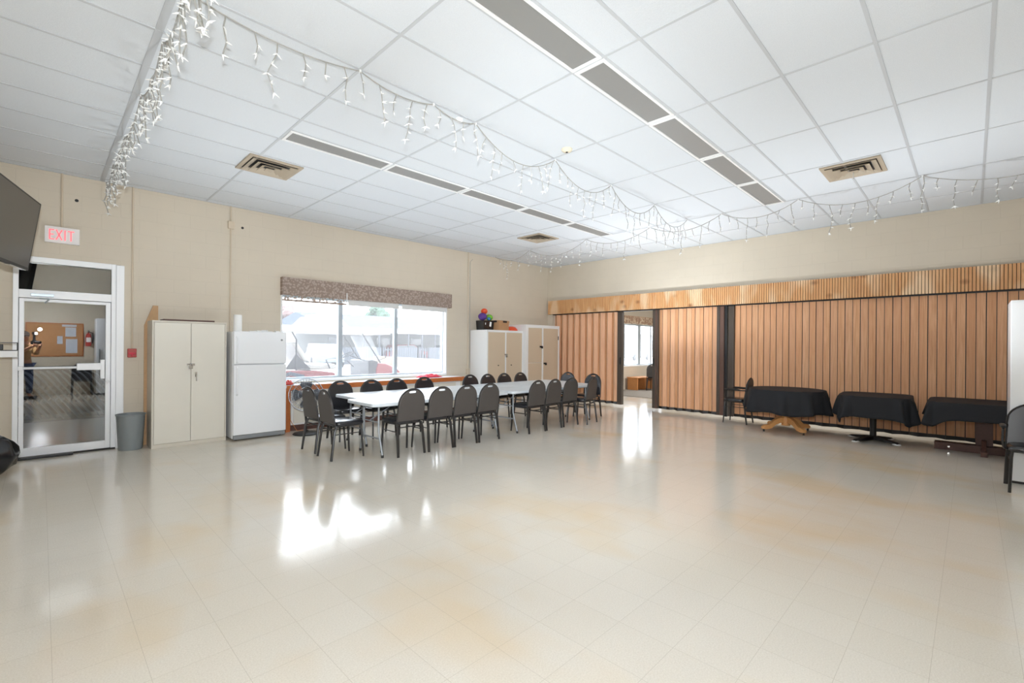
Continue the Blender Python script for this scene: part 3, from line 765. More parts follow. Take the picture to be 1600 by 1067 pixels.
# ------------------------------------------------------------------ pine header and folding partitions
t = thing('pine_header', 'knotty pine slatted header board above the folding partitions', 'header', (0, 0, 0))
b = MB(); y = 6.79; p = .042
while y > -2.98:
    y2 = max(y - p, -2.99)
    b.box(XW - .085, XW - .065, y2 + .0035, y - .0035, 2.375, 2.75)
    y = y2
b.build('slats', M_valwood, t, 0, .0025)
MB().box(XW - .066, XW - .05, -2.99, 6.79, 2.372, 2.752).build('backing', M_gap, t, 0)
MB().box(XW - .05, XW - .001, 6.77, 6.79, 2.37, 2.75).box(XW - .085, XW - .001, 6.79, 6.80, 2.37, 2.755).build('return_end', M_valwood, t, 0)
tk = box(XW + .0, XW + .12, -2.99, 6.70, 2.355, 2.40).build('partition_track', M_black, smooth=0)
tag(tk, 'black overhead track along the top of the folding partitions', 'track')
XP = XW + .06
def partition(name, label, y0, y1, n, ang, lead0=None, lead1=None):
    """y0 > y1 (from the corner towards the right of the picture); n pleats of two panels"""
    t = thing('folding_partition', label, 'partition', (XP, 0, 0), group='wood vinyl folding partitions')
    per = (y0 - y1) / n; half = per / 2; d = math.tan(ang) * half / 2
    b = MB(); k = MB(); z0, z1 = .075, 2.355
    for i in range(n):
        for j in range(2):
            ya = y0 - per * i - half * j; yb = ya - half
            xa, xb = (d, -d) if j == 0 else (-d, d)
            a = Vector((xa, ya, 0)); c = Vector((xb, yb, 0)); dr = (c - a).normalized(); nn = Vector((-dr.y, dr.x, 0))
            if nn.x > 0: nn = -nn
            g = .0055 if j == 0 else .0055
            a2, c2 = a + dr * g, c - dr * g
            ps = [a2, c2, c2 + nn * .008, a2 + nn * .008]
            lo = [b.bm.verts.new((q.x, q.y, z0 + .035)) for q in ps]; hi = [b.bm.verts.new((q.x, q.y, z1)) for q in ps]
            b.quad(lo[::-1]); b.quad(hi)
            for q in range(4): b.quad([lo[q], lo[(q + 1) % 4], hi[(q + 1) % 4], hi[q]])
            ps = [a - nn * .001, c - nn * .001, c - nn * .006, a - nn * .006]
            lo = [k.bm.verts.new((q.x, q.y, z0)) for q in ps]; hi = [k.bm.verts.new((q.x, q.y, z1)) for q in ps]
            k.quad(lo[::-1]); k.quad(hi)
            for q in range(4): k.quad([lo[q], lo[(q + 1) % 4], hi[(q + 1) % 4], hi[q]])
    b.build('wood_panels', M_part, t, 0); k.build('vinyl_backing', M_black, t, 0)
    q = MB(); m2 = n * 2
    for i in range(m2):
        ya = y0 - half * i; xa, xb = (d, -d) if i % 2 == 0 else (-d, d)
        lo = [q.bm.verts.new((xa - .014, ya, .05 + .008 * math.sin(i * 2.1))), q.bm.verts.new((xb - .014, ya - half, .05 + .008 * math.sin(i * 2.1 + 2.1))), q.bm.verts.new((xb - .014, ya - half, .108)), q.bm.verts.new((xa - .014, ya, .108))]
        q.quad(lo)
    s_ = q.build('bottom_sweep', M_black, t, 0); s_.modifiers.new('solid', 'SOLIDIFY').thickness = .006
    for yy, wd, m in (lead0 or []): MB().box(-.05, .05, yy - wd, yy, .05, 2.355).build('lead_post', m, t, 0, .006)
    for yy, wd, m in (lead1 or []): MB().box(-.05, .05, yy - wd, yy, .05, 2.355).build('lead_post', m, t, 0, .006)
    return t
M_post = mat('dark_bronze_post', rgb(82, 72, 64), .4, .2)
M_postbrown = mat('dark_brown_vinyl', rgb(98, 70, 58), .5)
p1 = partition('a', 'wood panel folding partition beside the corner cabinets, left of the opening', 6.68, 4.60, 10, math.radians(33), None, [(4.60, .13, M_post)])
p2 = partition('b', 'wood panel folding partition between the opening and the dark posts', 3.50, 2.16, 7, math.radians(24), [(3.645, .075, M_post), (3.57, .03, M_postbrown), (3.535, .03, M_post)], [(2.155, .06, M_post), (2.09, .085, M_postbrown)])
p3 = partition('c', 'long flat wood panel folding partition behind the black covered tables', 1.80, -2.90, 21, math.radians(7), [(1.915, .11, M_post)], None)
MB().box(-.062, -.05, 4.495, 4.53, 1.05, 1.22).build('pull_handle', M_black, p1, 0, .003)
MB().box(-.062, -.05, 3.595, 3.625, 1.05, 1.22).build('pull_handle', M_black, p2, 0, .003)
MB().box(-.03, .04, 1.945, 2.0, .03, 2.355).build('jamb_post', M_black, p2, 0, .003)

# ------------------------------------------------------------------ banquet chairs
def arch(hw0, hw1, z0, zs, z1, n=14, inset=0.):
    P = [(-hw0 + inset, z0 + inset), (hw0 - inset, z0 + inset)]
    for i in range(n + 1):
        a = PI * i / n
        P.append(((hw1 - inset) * math.cos(a), zs + (z1 - zs - inset) * math.sin(a)))
    return P
def back_mesh(hw0, hw1, z0, zs, z1, slot=True):
    bm = bmesh.new(); th = .034
    def lean(z): return -.165 - (z - .45) * .13
    P = arch(hw0, hw1, z0, zs, z1)
    def loop(pts): 
        vs = [bm.verts.new((x, 0, z)) for x, z in pts]
        return vs, [bm.edges.new((vs[i], vs[(i + 1) % len(vs)])) for i in range(len(vs))]
    v0, e0 = loop(P); ed = list(e0)
    if slot:
        S = []
        for i in range(16):
            a = 2 * PI * i / 16
            x = .06 * (1 if math.cos(a) > 0 else -1) * abs(math.cos(a)) ** .6; z = z1 - .034 + .014 * (1 if math.sin(a) > 0 else -1) * abs(math.sin(a)) ** .7 - .1 * x * x * 4
            S.append((x, z))
        v1, e1 = loop(S); ed += e1
    r = bmesh.ops.triangle_fill(bm, use_beauty=True, use_dissolve=False, edges=ed)
    fs = bm.faces[:]
    g = bmesh.ops.extrude_face_region(bm, geom=fs)
    nv = [x for x in g['geom'] if isinstance(x, bmesh.types.BMVert)]
    for v in nv: v.co.y -= th
    bm.normal_update()
    bmesh.ops.recalc_face_normals(bm, faces=bm.faces[:])
    for f in bm.faces: f.material_index = 0 if f.normal.y > .3 else 1
    for v in bm.verts: v.co.y += lean(v.co.z)
    me = bpy.data.meshes.new('backrest'); bm.to_mesh(me); bm.free()
    me.materials.append(M_vinyl); me.materials.append(M_backfab)
    me.shade_smooth(); me.set_sharp_from_angle(angle=math.radians(40))
    o = bpy.data.objects.new('backrest', me); COL.objects.link(o)
    b = o.modifiers.new('bevel', 'BEVEL'); b.width = .007; b.segments = 2; b.limit_method = 'ANGLE'; b.angle_limit = math.radians(55)
    return o, lean
def make_chair(name, cat, arms=False):
    t = thing(name, None, cat)
    bk, lean = back_mesh(.208, .196, .462, .70, .885, not arms); bk.parent = t
    # seat pad
    b = MB(); rings = []
    def ol(k, z, grow):
        L = []
        for i in range(28):
            a = 2 * PI * i / 28; c_, s_ = math.cos(a), math.sin(a); e = .42
            x = (.215 + grow) * (abs(c_) ** e) * (1 if c_ > 0 else -1); y = .03 + (.205 + grow) * (abs(s_) ** e) * (1 if s_ > 0 else -1)
            x *= 1 + .08 * (y / .2) * .5
            L.append(b.bm.verts.new((x, y, z)))
        return L
    for z, g in ((.428, -.02), (.434, -.003), (.455, .003), (.474, -.004), (.484, -.03)): rings.append(ol(0, z, g))
    b.quad(rings[0][::-1])
    for A, B in zip(rings, rings[1:]):
        for k in range(28): b.quad([A[k], A[(k + 1) % 28], B[(k + 1) % 28], B[k]])
    top = b.bm.verts.new((0, .03, .49))
    for k in range(28): b.quad([rings[-1][k], rings[-1][(k + 1) % 28], top])
    b.build('seat', M_vinyl, t, 50)
    for s_ in (-1, 1):
        MB().tube([(s_ * .185, -.15, .43), (s_ * .195, -.18, .36), (s_ * .208, -.225, .0)], [.017, .018, .016], 8, flat=(1.2, .9)).build('leg', M_blackmetal, t)
        MB().tube([(s_ * .185, .17, .425), (s_ * .193, .185, .36), (s_ * .205, .21, .0)], [.0145, .0145, .013], 8).build('leg', M_blackmetal, t)
        MB().cyl((s_ * .197, -.19, .325), (s_ * .195, .19, .325), .007, n=8).build('stretcher', M_blackmetal, t)
    b = MB(); b.tube([(-.185, -.15, .425), (.185, -.15, .425), (.185, .17, .425), (-.185, .17, .425)], .011, 8, closed=True)
    b.cyl((-.19, -.17, .38), (.19, -.17, .38), .008, n=8)
    b.build('seat_frame', M_blackmetal, t)
    pts = [(x, z) for x, z in arch(.214, .202, .40, .70, .893, 18)][1:] + [(-.214, .40)]
    b = MB(); b.tube([(x, lean(z) - .017, z) for x, z in pts], .009, 8)
    b.build('back_frame', M_blackmetal, t)
    if arms:
        for s_ in (-1, 1):
            b = MB(); b.tube([(s_ * .20, .12, .43), (s_ * .245, .14, .45), (s_ * .255, .16, .52), (s_ * .25, .15, .64), (s_ * .248, .10, .66), (s_ * .245, -.10, .655), (s_ * .205, lean(.66) - .01, .655)], .0115, 8)
            ar = b.build('armrest', M_blackmetal, t)
            b = MB(); b.tube([(s_ * .249, .165, .668), (s_ * .249, .13, .675), (s_ * .246, -.06, .672), (s_ * .244, -.10, .668)], [.018, .024, .022, .016], 10, flat=(.7, 1.2))
            b.build('arm_pad', M_black, ar)
    return t
C0 = make_chair('banquet_chair', 'chair'); used = [False]
def chair(x, y, deg, label, group):
    t = C0 if not used[0] else copy_tree(C0); used[0] = True
    t.location = (x, y, 0); t.rotation_euler = (0, 0, math.radians(deg)); t['label'] = label; t['group'] = group
    return t
G1, G2 = 'black chairs along the near side of the folding tables', 'black chairs along the far side by the window'
pos = ['leftmost', 'second from left', 'third from left', 'fourth from left', 'fifth from left', 'sixth from left', 'seventh from left', 'rightmost']
for k, (x, y, a) in enumerate(((-.75, 3.87, 1), (-.265, 3.865, 0), (.19, 3.865, 0), (.65, 3.86, 0), (1.715, 3.81, 0), (2.17, 3.82, 1), (2.675, 3.83, -1), (3.16, 3.72, 9))):
    chair(x, y, a, 'black banquet chair seen from behind, %s of the near table side' % pos[k], G1)
for k, (x, y, a) in enumerate(((-.86, 5.325, 180), (-.37, 5.22, 180), (.105, 5.22, 180), (.70, 5.26, 180), (1.80, 5.26, 180), (2.25, 5.23, 180), (2.715, 5.22, 180), (3.22, 5.22, 181))):
    chair(x, y, a, 'black banquet chair facing us, %s of the far table side' % pos[k], G2)
chair(-1.44, 4.26, -90, 'black banquet chair at left table end, the nearer one', 'black chairs at the left table end')
chair(-1.42, 4.83, -88, 'black banquet chair at the left table end, the one beside the fan', 'black chairs at the left table end')
chair(3.86, 4.10, 92, 'black banquet chair at right table end behind the rightmost near chair', 'black chairs at the right table end')
chair(3.94, 4.86, 89, 'black banquet chair at right table end, the one farther from us', 'black chairs at the right table end')
c = copy_tree(C0); c.location = (10.33, 5.97, .0145); c.rotation_euler = (0, 0, math.radians(-80)); c['label'] = 'dark chair by the window in the next room behind the opening'; del c['group']
c = copy_tree(C0); c.location = (-3.42, -2.45, 0); c.rotation_euler = (0, 0, 0); c['label'] = 'black chair mirrored in the glass door below the cork board'; del c['group']
# arm chairs
A0 = make_chair('armchair', 'armchair', True)
A0.location = (5.43, 1.585, 0); A0.rotation_euler = (0, 0, math.radians(2)); A0['label'] = 'black vinyl armchair beside the round cloth covered table, by the dark posts'; A0['group'] = 'black armchairs near the partitions'
A1 = copy_tree(A0); A1.location = (3.0, -2.225, 0); A1.rotation_euler = (0, 0, math.radians(91)); A1['label'] = 'black vinyl armchair in front of the white cabinet, cut by right picture edge'

# ------------------------------------------------------------------ folding tables
def folding_table():
    t = thing('folding_table', None, 'table', group='white folding tables pushed together')
    L, Wd, zt = 1.22, .378, .722
    b = MB(); P = []
    for cx_, cy_, a0 in ((L - .07, Wd - .07, 0), (-L + .07, Wd - .07, 90), (-L + .07, -Wd + .07, 180), (L - .07, -Wd + .07, 270)):
        for i in range(7):
            a = math.radians(a0 + 15 * i); P.append((cx_ + .07 * math.cos(a), cy_ + .07 * math.sin(a)))
    b.prism(P, lambda x, y: (x, y, zt - .042), lambda x, y: (x, y, zt))
    b.build('tabletop', M_tabletop, t, 40, .005)
    MB().box(-L + .12, L - .12, -.30, -.275, zt - .06, zt - .042).box(-L + .12, L - .12, .275, .30, zt - .06, zt - .042).build('apron_rail', M_steel, t, 0)
    for sx in (-1, 1):
        x = sx * 1.04
        for sy in (-1, 1):
            l = MB().tube([(x, sy * .2, zt - .05), (x, sy * .2, .34), (x + sx * .0, sy * .225, .26), (x, sy * .305, .02)], .0135, 10).build('leg', M_steel, t)
            MB().cyl((x, sy * .304, 0), (x, sy * .301, .035), .017, n=12).build('foot_cap', M_black, l)
        MB().tube([(x, -.232, .235), (x, .232, .235)], .011, 8).build('crossbar', M_steel, t)
        MB().tube([(x, 0, zt - .06), (x, -.2, zt - .06), (x, .2, zt - .06)], .011, 8).build('top_bar', M_steel, t)
        MB().tube([(x, 0.05, .45), (x - sx * .42, .05, zt - .055)], .008, 8).cyl((x, -.2, .45), (x, .2, .45), .009, n=8).build('brace', M_steel, t)
    return t
T0 = folding_table()
for k, (x, y, l) in enumerate(((-.065, 4.085, 'white folding table at left in the near row, beside the four left near chairs'), (2.46, 4.085, 'white folding table at right in the near row, nearest the opening'), (.12, 4.862, 'white folding table at left in the far row, on the window side'), (2.60, 4.862, 'white folding table at right in the far row, before the corner cabinets'))):
    t = T0 if k == 0 else copy_tree(T0)
    t.location = (x, y, 0); t['label'] = l

# ------------------------------------------------------------------ tables under black cloths
def cloth(c, rx, ry, ex, z, drop, label, rz=0, folds=9, seed=1., corner=0., flare=.09):
    b = MB(); n = 120; rings = []
    def pt(a, k): 
        c_, s_ = math.cos(a), math.sin(a)
        return Vector(((rx + k) * math.copysign(abs(c_) ** ex, c_), (ry + k) * math.copysign(abs(s_) ** ex, s_), 0))
    M = Matrix.Rotation(rz, 4, 'Z')
    for f in (.25, .6, .92): rings.append([b.bm.verts.new(M @ (pt(2 * PI * i / n, 0) * f) + Vector((c[0], c[1], z))) for i in range(n)])
    H = 9
    for h in range(H + 1):
        f = h / H; row = []
        for i in range(n):
            a = 2 * PI * i / n
            w = math.sin(folds * a + seed + .6 * math.sin(3 * a + seed)) 
            fold = (max(w, 0) ** 1.4 - .25) * .085 * f ** .7
            cor = corner * abs(math.sin(2 * a + corner * 0)) ** 3
            dz = (drop + cor + .02 * math.sin(5 * a + seed * 2)) * f
            p = pt(a, .004 + .012 * min(1, f * 4) + flare * f * (.5 + .5 * f) * .6 + fold)
            zz = z - dz - (0 if f else .002)
            row.append(b.bm.verts.new(M @ p + Vector((c[0], c[1], zz))))
        rings.append(row)
    ct = b.bm.verts.new((c[0], c[1], z))
    for i in range(n): b.quad([rings[0][i], rings[0][(i + 1) % n], ct])
    for A, B in zip(rings, rings[1:]):
        for i in range(n): b.quad([A[i], A[(i + 1) % n], B[(i + 1) % n], B[i]])
    o = b.build('tablecloth', M_cloth, smooth=75)
    s_ = o.modifiers.new('solid', 'SOLIDIFY'); s_.thickness = .003; s_.offset = 1
    return tag(o, label, 'tablecloth', 'black tablecloths along the partition')
def ped_foot(b, ang, pts, w):
    d = Vector((math.cos(ang), math.sin(ang), 0)); s_ = Vector((-d.y, d.x, 0)) * w
    lo = [b.bm.verts.new(d * r + Vector((0, 0, z)) - s_) for r, z in pts]; hi = [b.bm.verts.new(d * r + Vector((0, 0, z)) + s_) for r, z in pts]
    n = len(pts); b.quad(lo[::-1]); b.quad(hi)
    for i in range(n): b.quad([lo[i], lo[(i + 1) % n], hi[(i + 1) % n], hi[i]])
t = thing('round_table', 'round oak pedestal table under the leftmost black cloth', 'table', (5.09, .64, 0))
MB().lathe([(0, .718), (.54, .718), (.55, .726), (.55, .744), (0, .744)], 48).build('tabletop', M_oak, t)
MB().box(-.055, .055, -.055, .055, .10, .722).lathe([(.0, .1), (.07, .1), (.085, .2), (.06, .3), (.075, .5), (.06, .6), (.1, .7), (0, .72)], 20).build('pedestal', M_oak, t, 38, .006)
for k in range(4):
    b = MB(); ped_foot(b, PI / 4 + k * PI / 2 + .12, [(.04, .24), (.14, .245), (.24, .20), (.33, .125), (.42, .115), (.46, .085), (.455, .045), (.39, .04), (.30, .055), (.21, .12), (.12, .15), (.04, .14)], .035)
    l = b.build('foot', M_oak, t, 38, .006)
    d = PI / 4 + k * PI / 2 + .12
    MB().cyl((.43 * math.cos(d), .43 * math.sin(d), 0), (.43 * math.cos(d), .43 * math.sin(d), .045), .016).build('caster', M_blackmetal, l)
cloth((5.09, .64), .575, .60, 1.0, .7505, .40, 'black cloth over the round table beside the armchair, hanging lowest', 0, 8, 1.3, 0, .06)
t = thing('square_table', 'table on a black cross base under the middle black cloth', 'table', (5.17, -.60, 0))
MB().box(-.39, .39, -.38, .38, .70, .735).build('tabletop', M_brownwood, t, 0, .006)
MB().lathe([(0, .02), (.045, .02), (.045, .68), (.12, .69), (.12, .70), (0, .70)], 24).build('column', M_black, t)
b = MB()
for k in range(4): ped_foot(b, PI / 4 + .25 + k * PI / 2, [(0, .075), (.1, .07), (.36, .035), (.40, .015), (.40, .006), (0, .02)], .032)
bs = b.build('cross_base', M_black, t, 0, .004)
for k in range(4):
    d = PI / 4 + .25 + k * PI / 2
    M = Matrix.Translation((.365 * math.cos(d), .365 * math.sin(d), 0)) @ Matrix.Rotation(d, 4, 'Z')
    MB().lathe([(0, 0), (1, 0), (1, .006), (.8, .016), (0, .018)], 20, M=(M @ Matrix.Diagonal((.065, .042, 1, 1))).to_3x3(), o=M.translation).build('glide', M_paper, bs)
cloth((5.17, -.63), .50, .46, .42, .738, .31, 'black cloth over the middle table on the black cross base', .06, 7, 2.1, .13, .05)
t = thing('trestle_table', 'brown trestle table under the rightmost black cloth', 'table', (5.15, -1.80, 0))
MB().box(-.43, .43, -.47, .47, .70, .73).build('tabletop', M_brownwood, t, 0, .006)
MB().box(.02, .07, -.16, .02, .06, .70).build('post', M_brownwood, t, 0, .004)
MB().box(-.05, .13, -.50, .46, .0, .105).build('floor_rail', M_brownwood, t, 0, .004)
MB().box(-.34, -.05, -.10, -.03, .0, .07).prism([(-.26, .07), (-.05, .07), (-.05, .20), (-.10, .20)], lambda x, z: (x, -.09, z), lambda x, z: (x, -.04, z)).build('foot_brace', M_brownwood, t, 0, .003)
for p in ((.30), (-.30)): MB().cyl((-.058, p, .05), (-.05, p, .05), .014, n=10).build('bolt', M_chrome, t)
cloth((5.15, -1.82), .52, .54, .34, .733, .25, 'black cloth over the rightmost table next to the white cabinet', 0, 6, .4, .10, .05)
t = thing('white_cabinet', 'tall plain white cabinet behind the armchair at the right edge', 'cabinet', (3.29, -2.045, 0))
MB().box(0, .62, -.9, 0, .03, 2.03).build('body', M_fridge, t, 0, .006)
MB().box(.03, .6, -.88, -.02, 0, .03).build('plinth', M_black, t, 0)
MB().box(-.004, .0, -.9, -.46, .05, 2.01).box(-.004, 0, -.44, -.004, .05, 2.01).build('door', M_fridge, t, 0, .002)

# bench in the next room
t = thing('step_bench', 'low wooden step bench under the window of the next room', 'bench', (10.42, 6.56, .012), math.radians(-4))
MB().box(-.50, .50, -.22, .22, .40, .435).build('top', M_bench, t, 0, .004)
MB().box(-.48, -.44, -.2, .2, 0, .40).box(.44, .48, -.2, .2, 0, .40).box(-.02, .02, -.2, .2, 0, .40).build('upright_board', M_bench, t, 0, .003)
MB().box(-.44, -.02, .16, .19, .0, .40).build('back_board', M_bench, t, 0, .003)

# ------------------------------------------------------------------ icicle light strings
def light_string(name, label, hooks, sag, spacing, lens, seed):
    """hooks: points on the ceiling; wire hangs between them, drops hang from the wire"""
    r2 = random.Random(seed)
    t = thing('icicle_lights', label, 'string lights', (0, 0, 0), 0, 'white icicle string lights')
    pts = []
    for i in range(len(hooks) - 1):
        a, b_ = Vector(hooks[i]), Vector(hooks[i + 1]); s_ = sag[i % len(sag)]
        n = 12
        for k in range(n):
            f = k / n; p = a.lerp(b_, f); p.z -= s_ * 4 * f * (1 - f); pts.append(p)
    pts.append(Vector(hooks[-1]))
    MB().tube(pts, .0052, 5).build('main_wire', M_wire, t)
    b = MB()
    for h in hooks: b.box(h[0] - .008, h[0] + .008, h[1] - .008, h[1] + .008, h[2] - .012, CEIL - .004)
    b.build('ceiling_clip', M_white, t, 0)
    # walk along
    d = [0]
    for p, q in zip(pts, pts[1:]): d.append(d[-1] + (q - p).length)
    s = spacing * .4; k = 0
    while s < d[-1] - .03:
        i = max(j for j in range(len(d)) if d[j] <= s); i = min(i, len(pts) - 2)
        f = (s - d[i]) / max(1e-6, d[i + 1] - d[i]); p = pts[i].lerp(pts[i + 1], f)
        L = lens[k % len(lens)] * r2.uniform(.85, 1.15)
        b = MB(); w = [p]; q = p.copy(); nb = max(1, round(L / .075))
        bul = []
        for j in range(nb):
            q = q + Vector((r2.uniform(-.028, .028), r2.uniform(-.028, .028), -L / nb)); w.append(q.copy()); bul.append(q.copy())
        b.tube(w, .0046, 4)
        for q in bul:
            for m_ in range(2):
                a = r2.uniform(0, 2 * PI); e = Vector((math.cos(a) * .038, math.sin(a) * .038, r2.uniform(-.03, .012)))
                b.tube([q, q + e * .45, q + e * .5, q + e], [.006, .0065, .0045, .0012], 5, 1)
        e = Vector((r2.uniform(-.015, .015), r2.uniform(-.015, .015), -.04)); q = bul[-1]
        b.tube([q, q + e * .45, q + e * .5, q + e], [.006, .0065, .0045, .0012], 5, 1)
        b.build('icicle_drop', [M_wire, M_bulb], t, 0)
        s += spacing * r2.uniform(.8, 1.2); k += 1
    return t
zc = CEIL - .014
lens = (.16, .30, .13, .38, .20, .11, .27)
xm, yl, xr = -3.62, 1.83, 3.64
light_string('l', 'icicle light string along the ceiling at left, running from wall towards us',
             [(xm, y, zc) for y in (6.82, 5.9, 4.85, 3.6, 2.55, yl, .6)], (.10, .12, .10, .12), .078, lens, 3)
light_string('m', 'icicle light string across the middle of the ceiling towards the far header',
             [(x, yl, zc) for x in (xm + .02, -2.44, -1.72, -1.21, .03, 1.23, 2.45, xr - .03)], (.07, .06, .05, .22, .22, .24, .22), .15, lens, 5)
light_string('r', 'icicle light string across the far ceiling, from right edge to window wall',
             [(xr, y, zc) for y in (-2.9, -1.27, .13, 1.25, 2.55, 4.0, 5.6, 6.78)], (.2, .2, .16, .17, .17, .22, .16), .16, lens, 8)
tag(MB().box(-.03, .03, -.02, .02, -.035, 0).build('plug', M_white, smooth=0, bevel=.004, loc=(-1.42, 1.83, CEIL - .03)), 'white plug joining the middle icicle strings near its clip', 'plug')

# ------------------------------------------------------------------ outside, in front of the windows
GZ = .10
struct(box(-40, 70, YB, 90, GZ - .3, GZ).build('ground', M_asphalt, smooth=0))
# golf cart
g = thing('golf_cart', 'red and white golf cart parked outside the window', 'golf cart', (.55, 9.5, GZ))
def wheel(x, y, r=.235):
    w = MB().lathe([(0, -.085), (r * .6, -.085), (r * .93, -.09), (r, -.05), (r, .05), (r * .93, .09), (r * .6, .085), (0, .085)], 28, (x, y, r), M=Matrix.Rotation(PI / 2, 3, 'X')).build('wheel', M_tyre, g)
    MB().lathe([(0, -.095), (.11, -.095), (.12, -.085), (.12, .085), (.11, .095), (0, .095)], 20, (x, y, r), M=Matrix.Rotation(PI / 2, 3, 'X')).build('hub_cap', M_cartseat, w)
for x in (-.85, 1.30):
    for y in (-.45, .45): wheel(x, y)
b = MB()
b.prism([(-1.35, .28), (-1.12, .25), (-1.08, .45), (-.85, .52), (-.62, .45), (-.58, .22), (.05, .22), (.06, .42), (.02, .56), (-.28, .60), (-.9, .62), (-1.3, .56)], lambda x, z: (x, -.56, z), lambda x, z: (x, .56, z))
b.build('rear_body', M_cartred, g, 0, .03)
b = MB(); b.prism([(-1.1, .42), (-1.05, .54), (-.85, .6), (-.6, .54), (-.55, .42), (-.62, .42), (-.68, .5), (-.85, .545), (-1.02, .5), (-1.05, .42)], lambda x, z: (x, -.60, z), lambda x, z: (x, -.55, z))
b.build('wheel_arch', M_roofblue, g, 0, .005)
b = MB(); b.prism([(.95, .30), (1.08, .28), (1.14, .42), (1.30, .50), (1.46, .42), (1.52, .28), (1.66, .30), (1.66, .42), (1.50, .58), (1.20, .70), (1.0, .72), (.95, .60)], lambda x, z: (x, -.5, z), lambda x, z: (x, .5, z))
b.build('front_cowl', M_cartred, g, 0, .03)
b = MB(); b.prism([(.80, .22), (1.0, .22), (1.0, .78), (.86, .86), (.78, .82)], lambda x, z: (x, -.48, z), lambda x, z: (x, .48, z)); b.box(.62, .8, -.45, .45, .40, .46); b.box(.02, .8, -.5, .5, .17, .23)
b.build('dash_and_floor', M_cartblack, g, 0, .02)
MB().box(-.48, .06, -.5, .5, .62, .72).build('seat', M_cartseat, g, 0, .04)
M = Matrix.Translation((-.48, 0, .72)) @ Matrix.Rotation(math.radians(-17), 4, 'Y')
MB().box(-.05, .06, -.5, .5, .12, .95, 0, M).build('backrest', M_cartseat, g, 0, .04)
b = MB(); b.prism([(-.92, .64), (-.45, .64), (-.72, 1.16)], lambda x, z: (x, -.5, z), lambda x, z: (x, -.46, z))
b.build('side_panel', M_cartblack, g, 0)
MB().box(-1.35, 1.25, -.58, .58, 2.06, 2.13).build('roof', M_cartseat, g, 0, .03)
for y in (-.5, .5):
    for pl in ([(-1.05, y, .62), (-1.07, y, 1.7), (-1.15, y, 2.07)], [(-.72, y, .62), (-.72, y, 1.75), (-.80, y, 2.07)], [(1.05, y, .72), (.72, y, 1.75), (.62, y, 2.07)]): MB().tube(pl, .016, 8).build('post', M_cartblack, g)
MB().prism([(1.06, .80), (1.10, .80), (.82, 2.0), (.78, 2.0)], lambda x, z: (x, -.47, z), lambda x, z: (x, .47, z)).build('windshield', M_glass, g, 0)
b = MB(); M = Matrix.Translation((.42, -.22, 1.10)) @ Matrix.Rotation(math.radians(-48), 4, 'Y')
b.tube([M @ Vector((.17 * math.cos(a * PI / 12), .17 * math.sin(a * PI / 12), 0)) for a in range(24)], .014, 6, closed=True)
b.cyl(M @ Vector((-.17, 0, 0)), M @ Vector((.17, 0, 0)), .01); b.cyl((.42, -.22, 1.10), (.86, -.22, .78), .018)
b.build('steering_wheel', M_cartblack, g)
MB().tube([(-.08, -.53, .64), (-.16, -.53, .9), (.0, -.53, .98), (.28, -.53, .84), (.42, -.53, .66)], .013, 8).build('hip_rail', M_cartblack, g)
MB().tube([(.98, -.48, .82), (1.18, -.49, .95), (1.16, -.49, 1.3)], .012, 8).build('grab_rail', M_cartblack, g)
for o in g.children:            # bring the cart to its size
    for p in [o] + list(o.children):
        for v in p.data.vertices:
            z = v.co.z
            v.co = (v.co.x * 1.16, v.co.y * 1.05, .8 * (z * 1.62 if z < .72 else 1.166 + (z - .72) * .667))
# masonry wall, fence, carport building, trees, cars
b = MB(); b.prism([(12.1, 28.5), (10.6, 17.2), (10.9, 17.2), (12.4, 28.5)], lambda x, y: (x, y, GZ), lambda x, y: (x, y, GZ + .62))
tag(b.build('masonry_wall', M_ramp, smooth=0), 'low cream masonry wall outside across the parking lot', 'wall')
t = thing('board_fence', 'grey board fence outside below the carport', 'fence', (0, 29.4, GZ))
for x0, x1, gap in ((8.5, 13.3, 0), (13.3, 14.4, 1), (14.4, 16.4, 0), (16.4, 17.4, 1), (17.4, 19.4, 0), (19.4, 21.4, 1), (21.4, 26, 0)):
    b = MB(); x = x0
    while x < x1:
        b.box(x, x + (.1 if gap else .19), 0, .03, 0, 1.22); x += .24 if gap else .2
    b.box(x0, x1, .03, .07, .25, .35); b.box(x0, x1, .03, .07, 1.0, 1.1)
    b.build('board_section', M_fence, t, 0)
t = thing('long_building', 'long low house outside with blue grey roof, gable and carport posts', 'building', (0, 31, GZ))
MB().box(9.6, 27, 5, 12, 0, 2.6).build('wall', M_siding, t, 0)
b = MB(); b.prism([(-.6, 2.62), (5.0, 3.95), (12.5, 2.62), (12.5, 2.55), (-.6, 2.55)], lambda y, z: (9.6, y, z), lambda y, z: (28, y, z))
b.build('roof', M_roofblue, t, 0)
MB().box(5.0, 28, -.75, -.55, 2.30, 2.66).build('fascia', M_white, t, 0)
b = MB(); b.prism([(8.75, 2.6), (10.75, 2.6), (9.75, 3.62)], lambda x, z: (x, -1.1, z), lambda x, z: (x, 4, z))
b.build('gable', M_siding, t, 0)
b = MB(); b.prism([(8.45, 2.55), (9.75, 3.85), (11.05, 2.55), (10.8, 2.55), (9.75, 3.62), (8.7, 2.55)], lambda x, z: (x, -1.25, z), lambda x, z: (x, -1.1, z))
b.build('gable_trim', M_white, t, 0)
for k in range(11): MB().box(12.3 + k * 1.28, 12.38 + k * 1.28, -.7, -.62, 0, 2.35).build('carport_post', M_fence, t, 0)
for x in (12.2, 16.5, 20): MB().box(x, x + 1.3, 4.93, 5.0, 1.0, 2.0).build('house_window', M_carglass, t, 0)
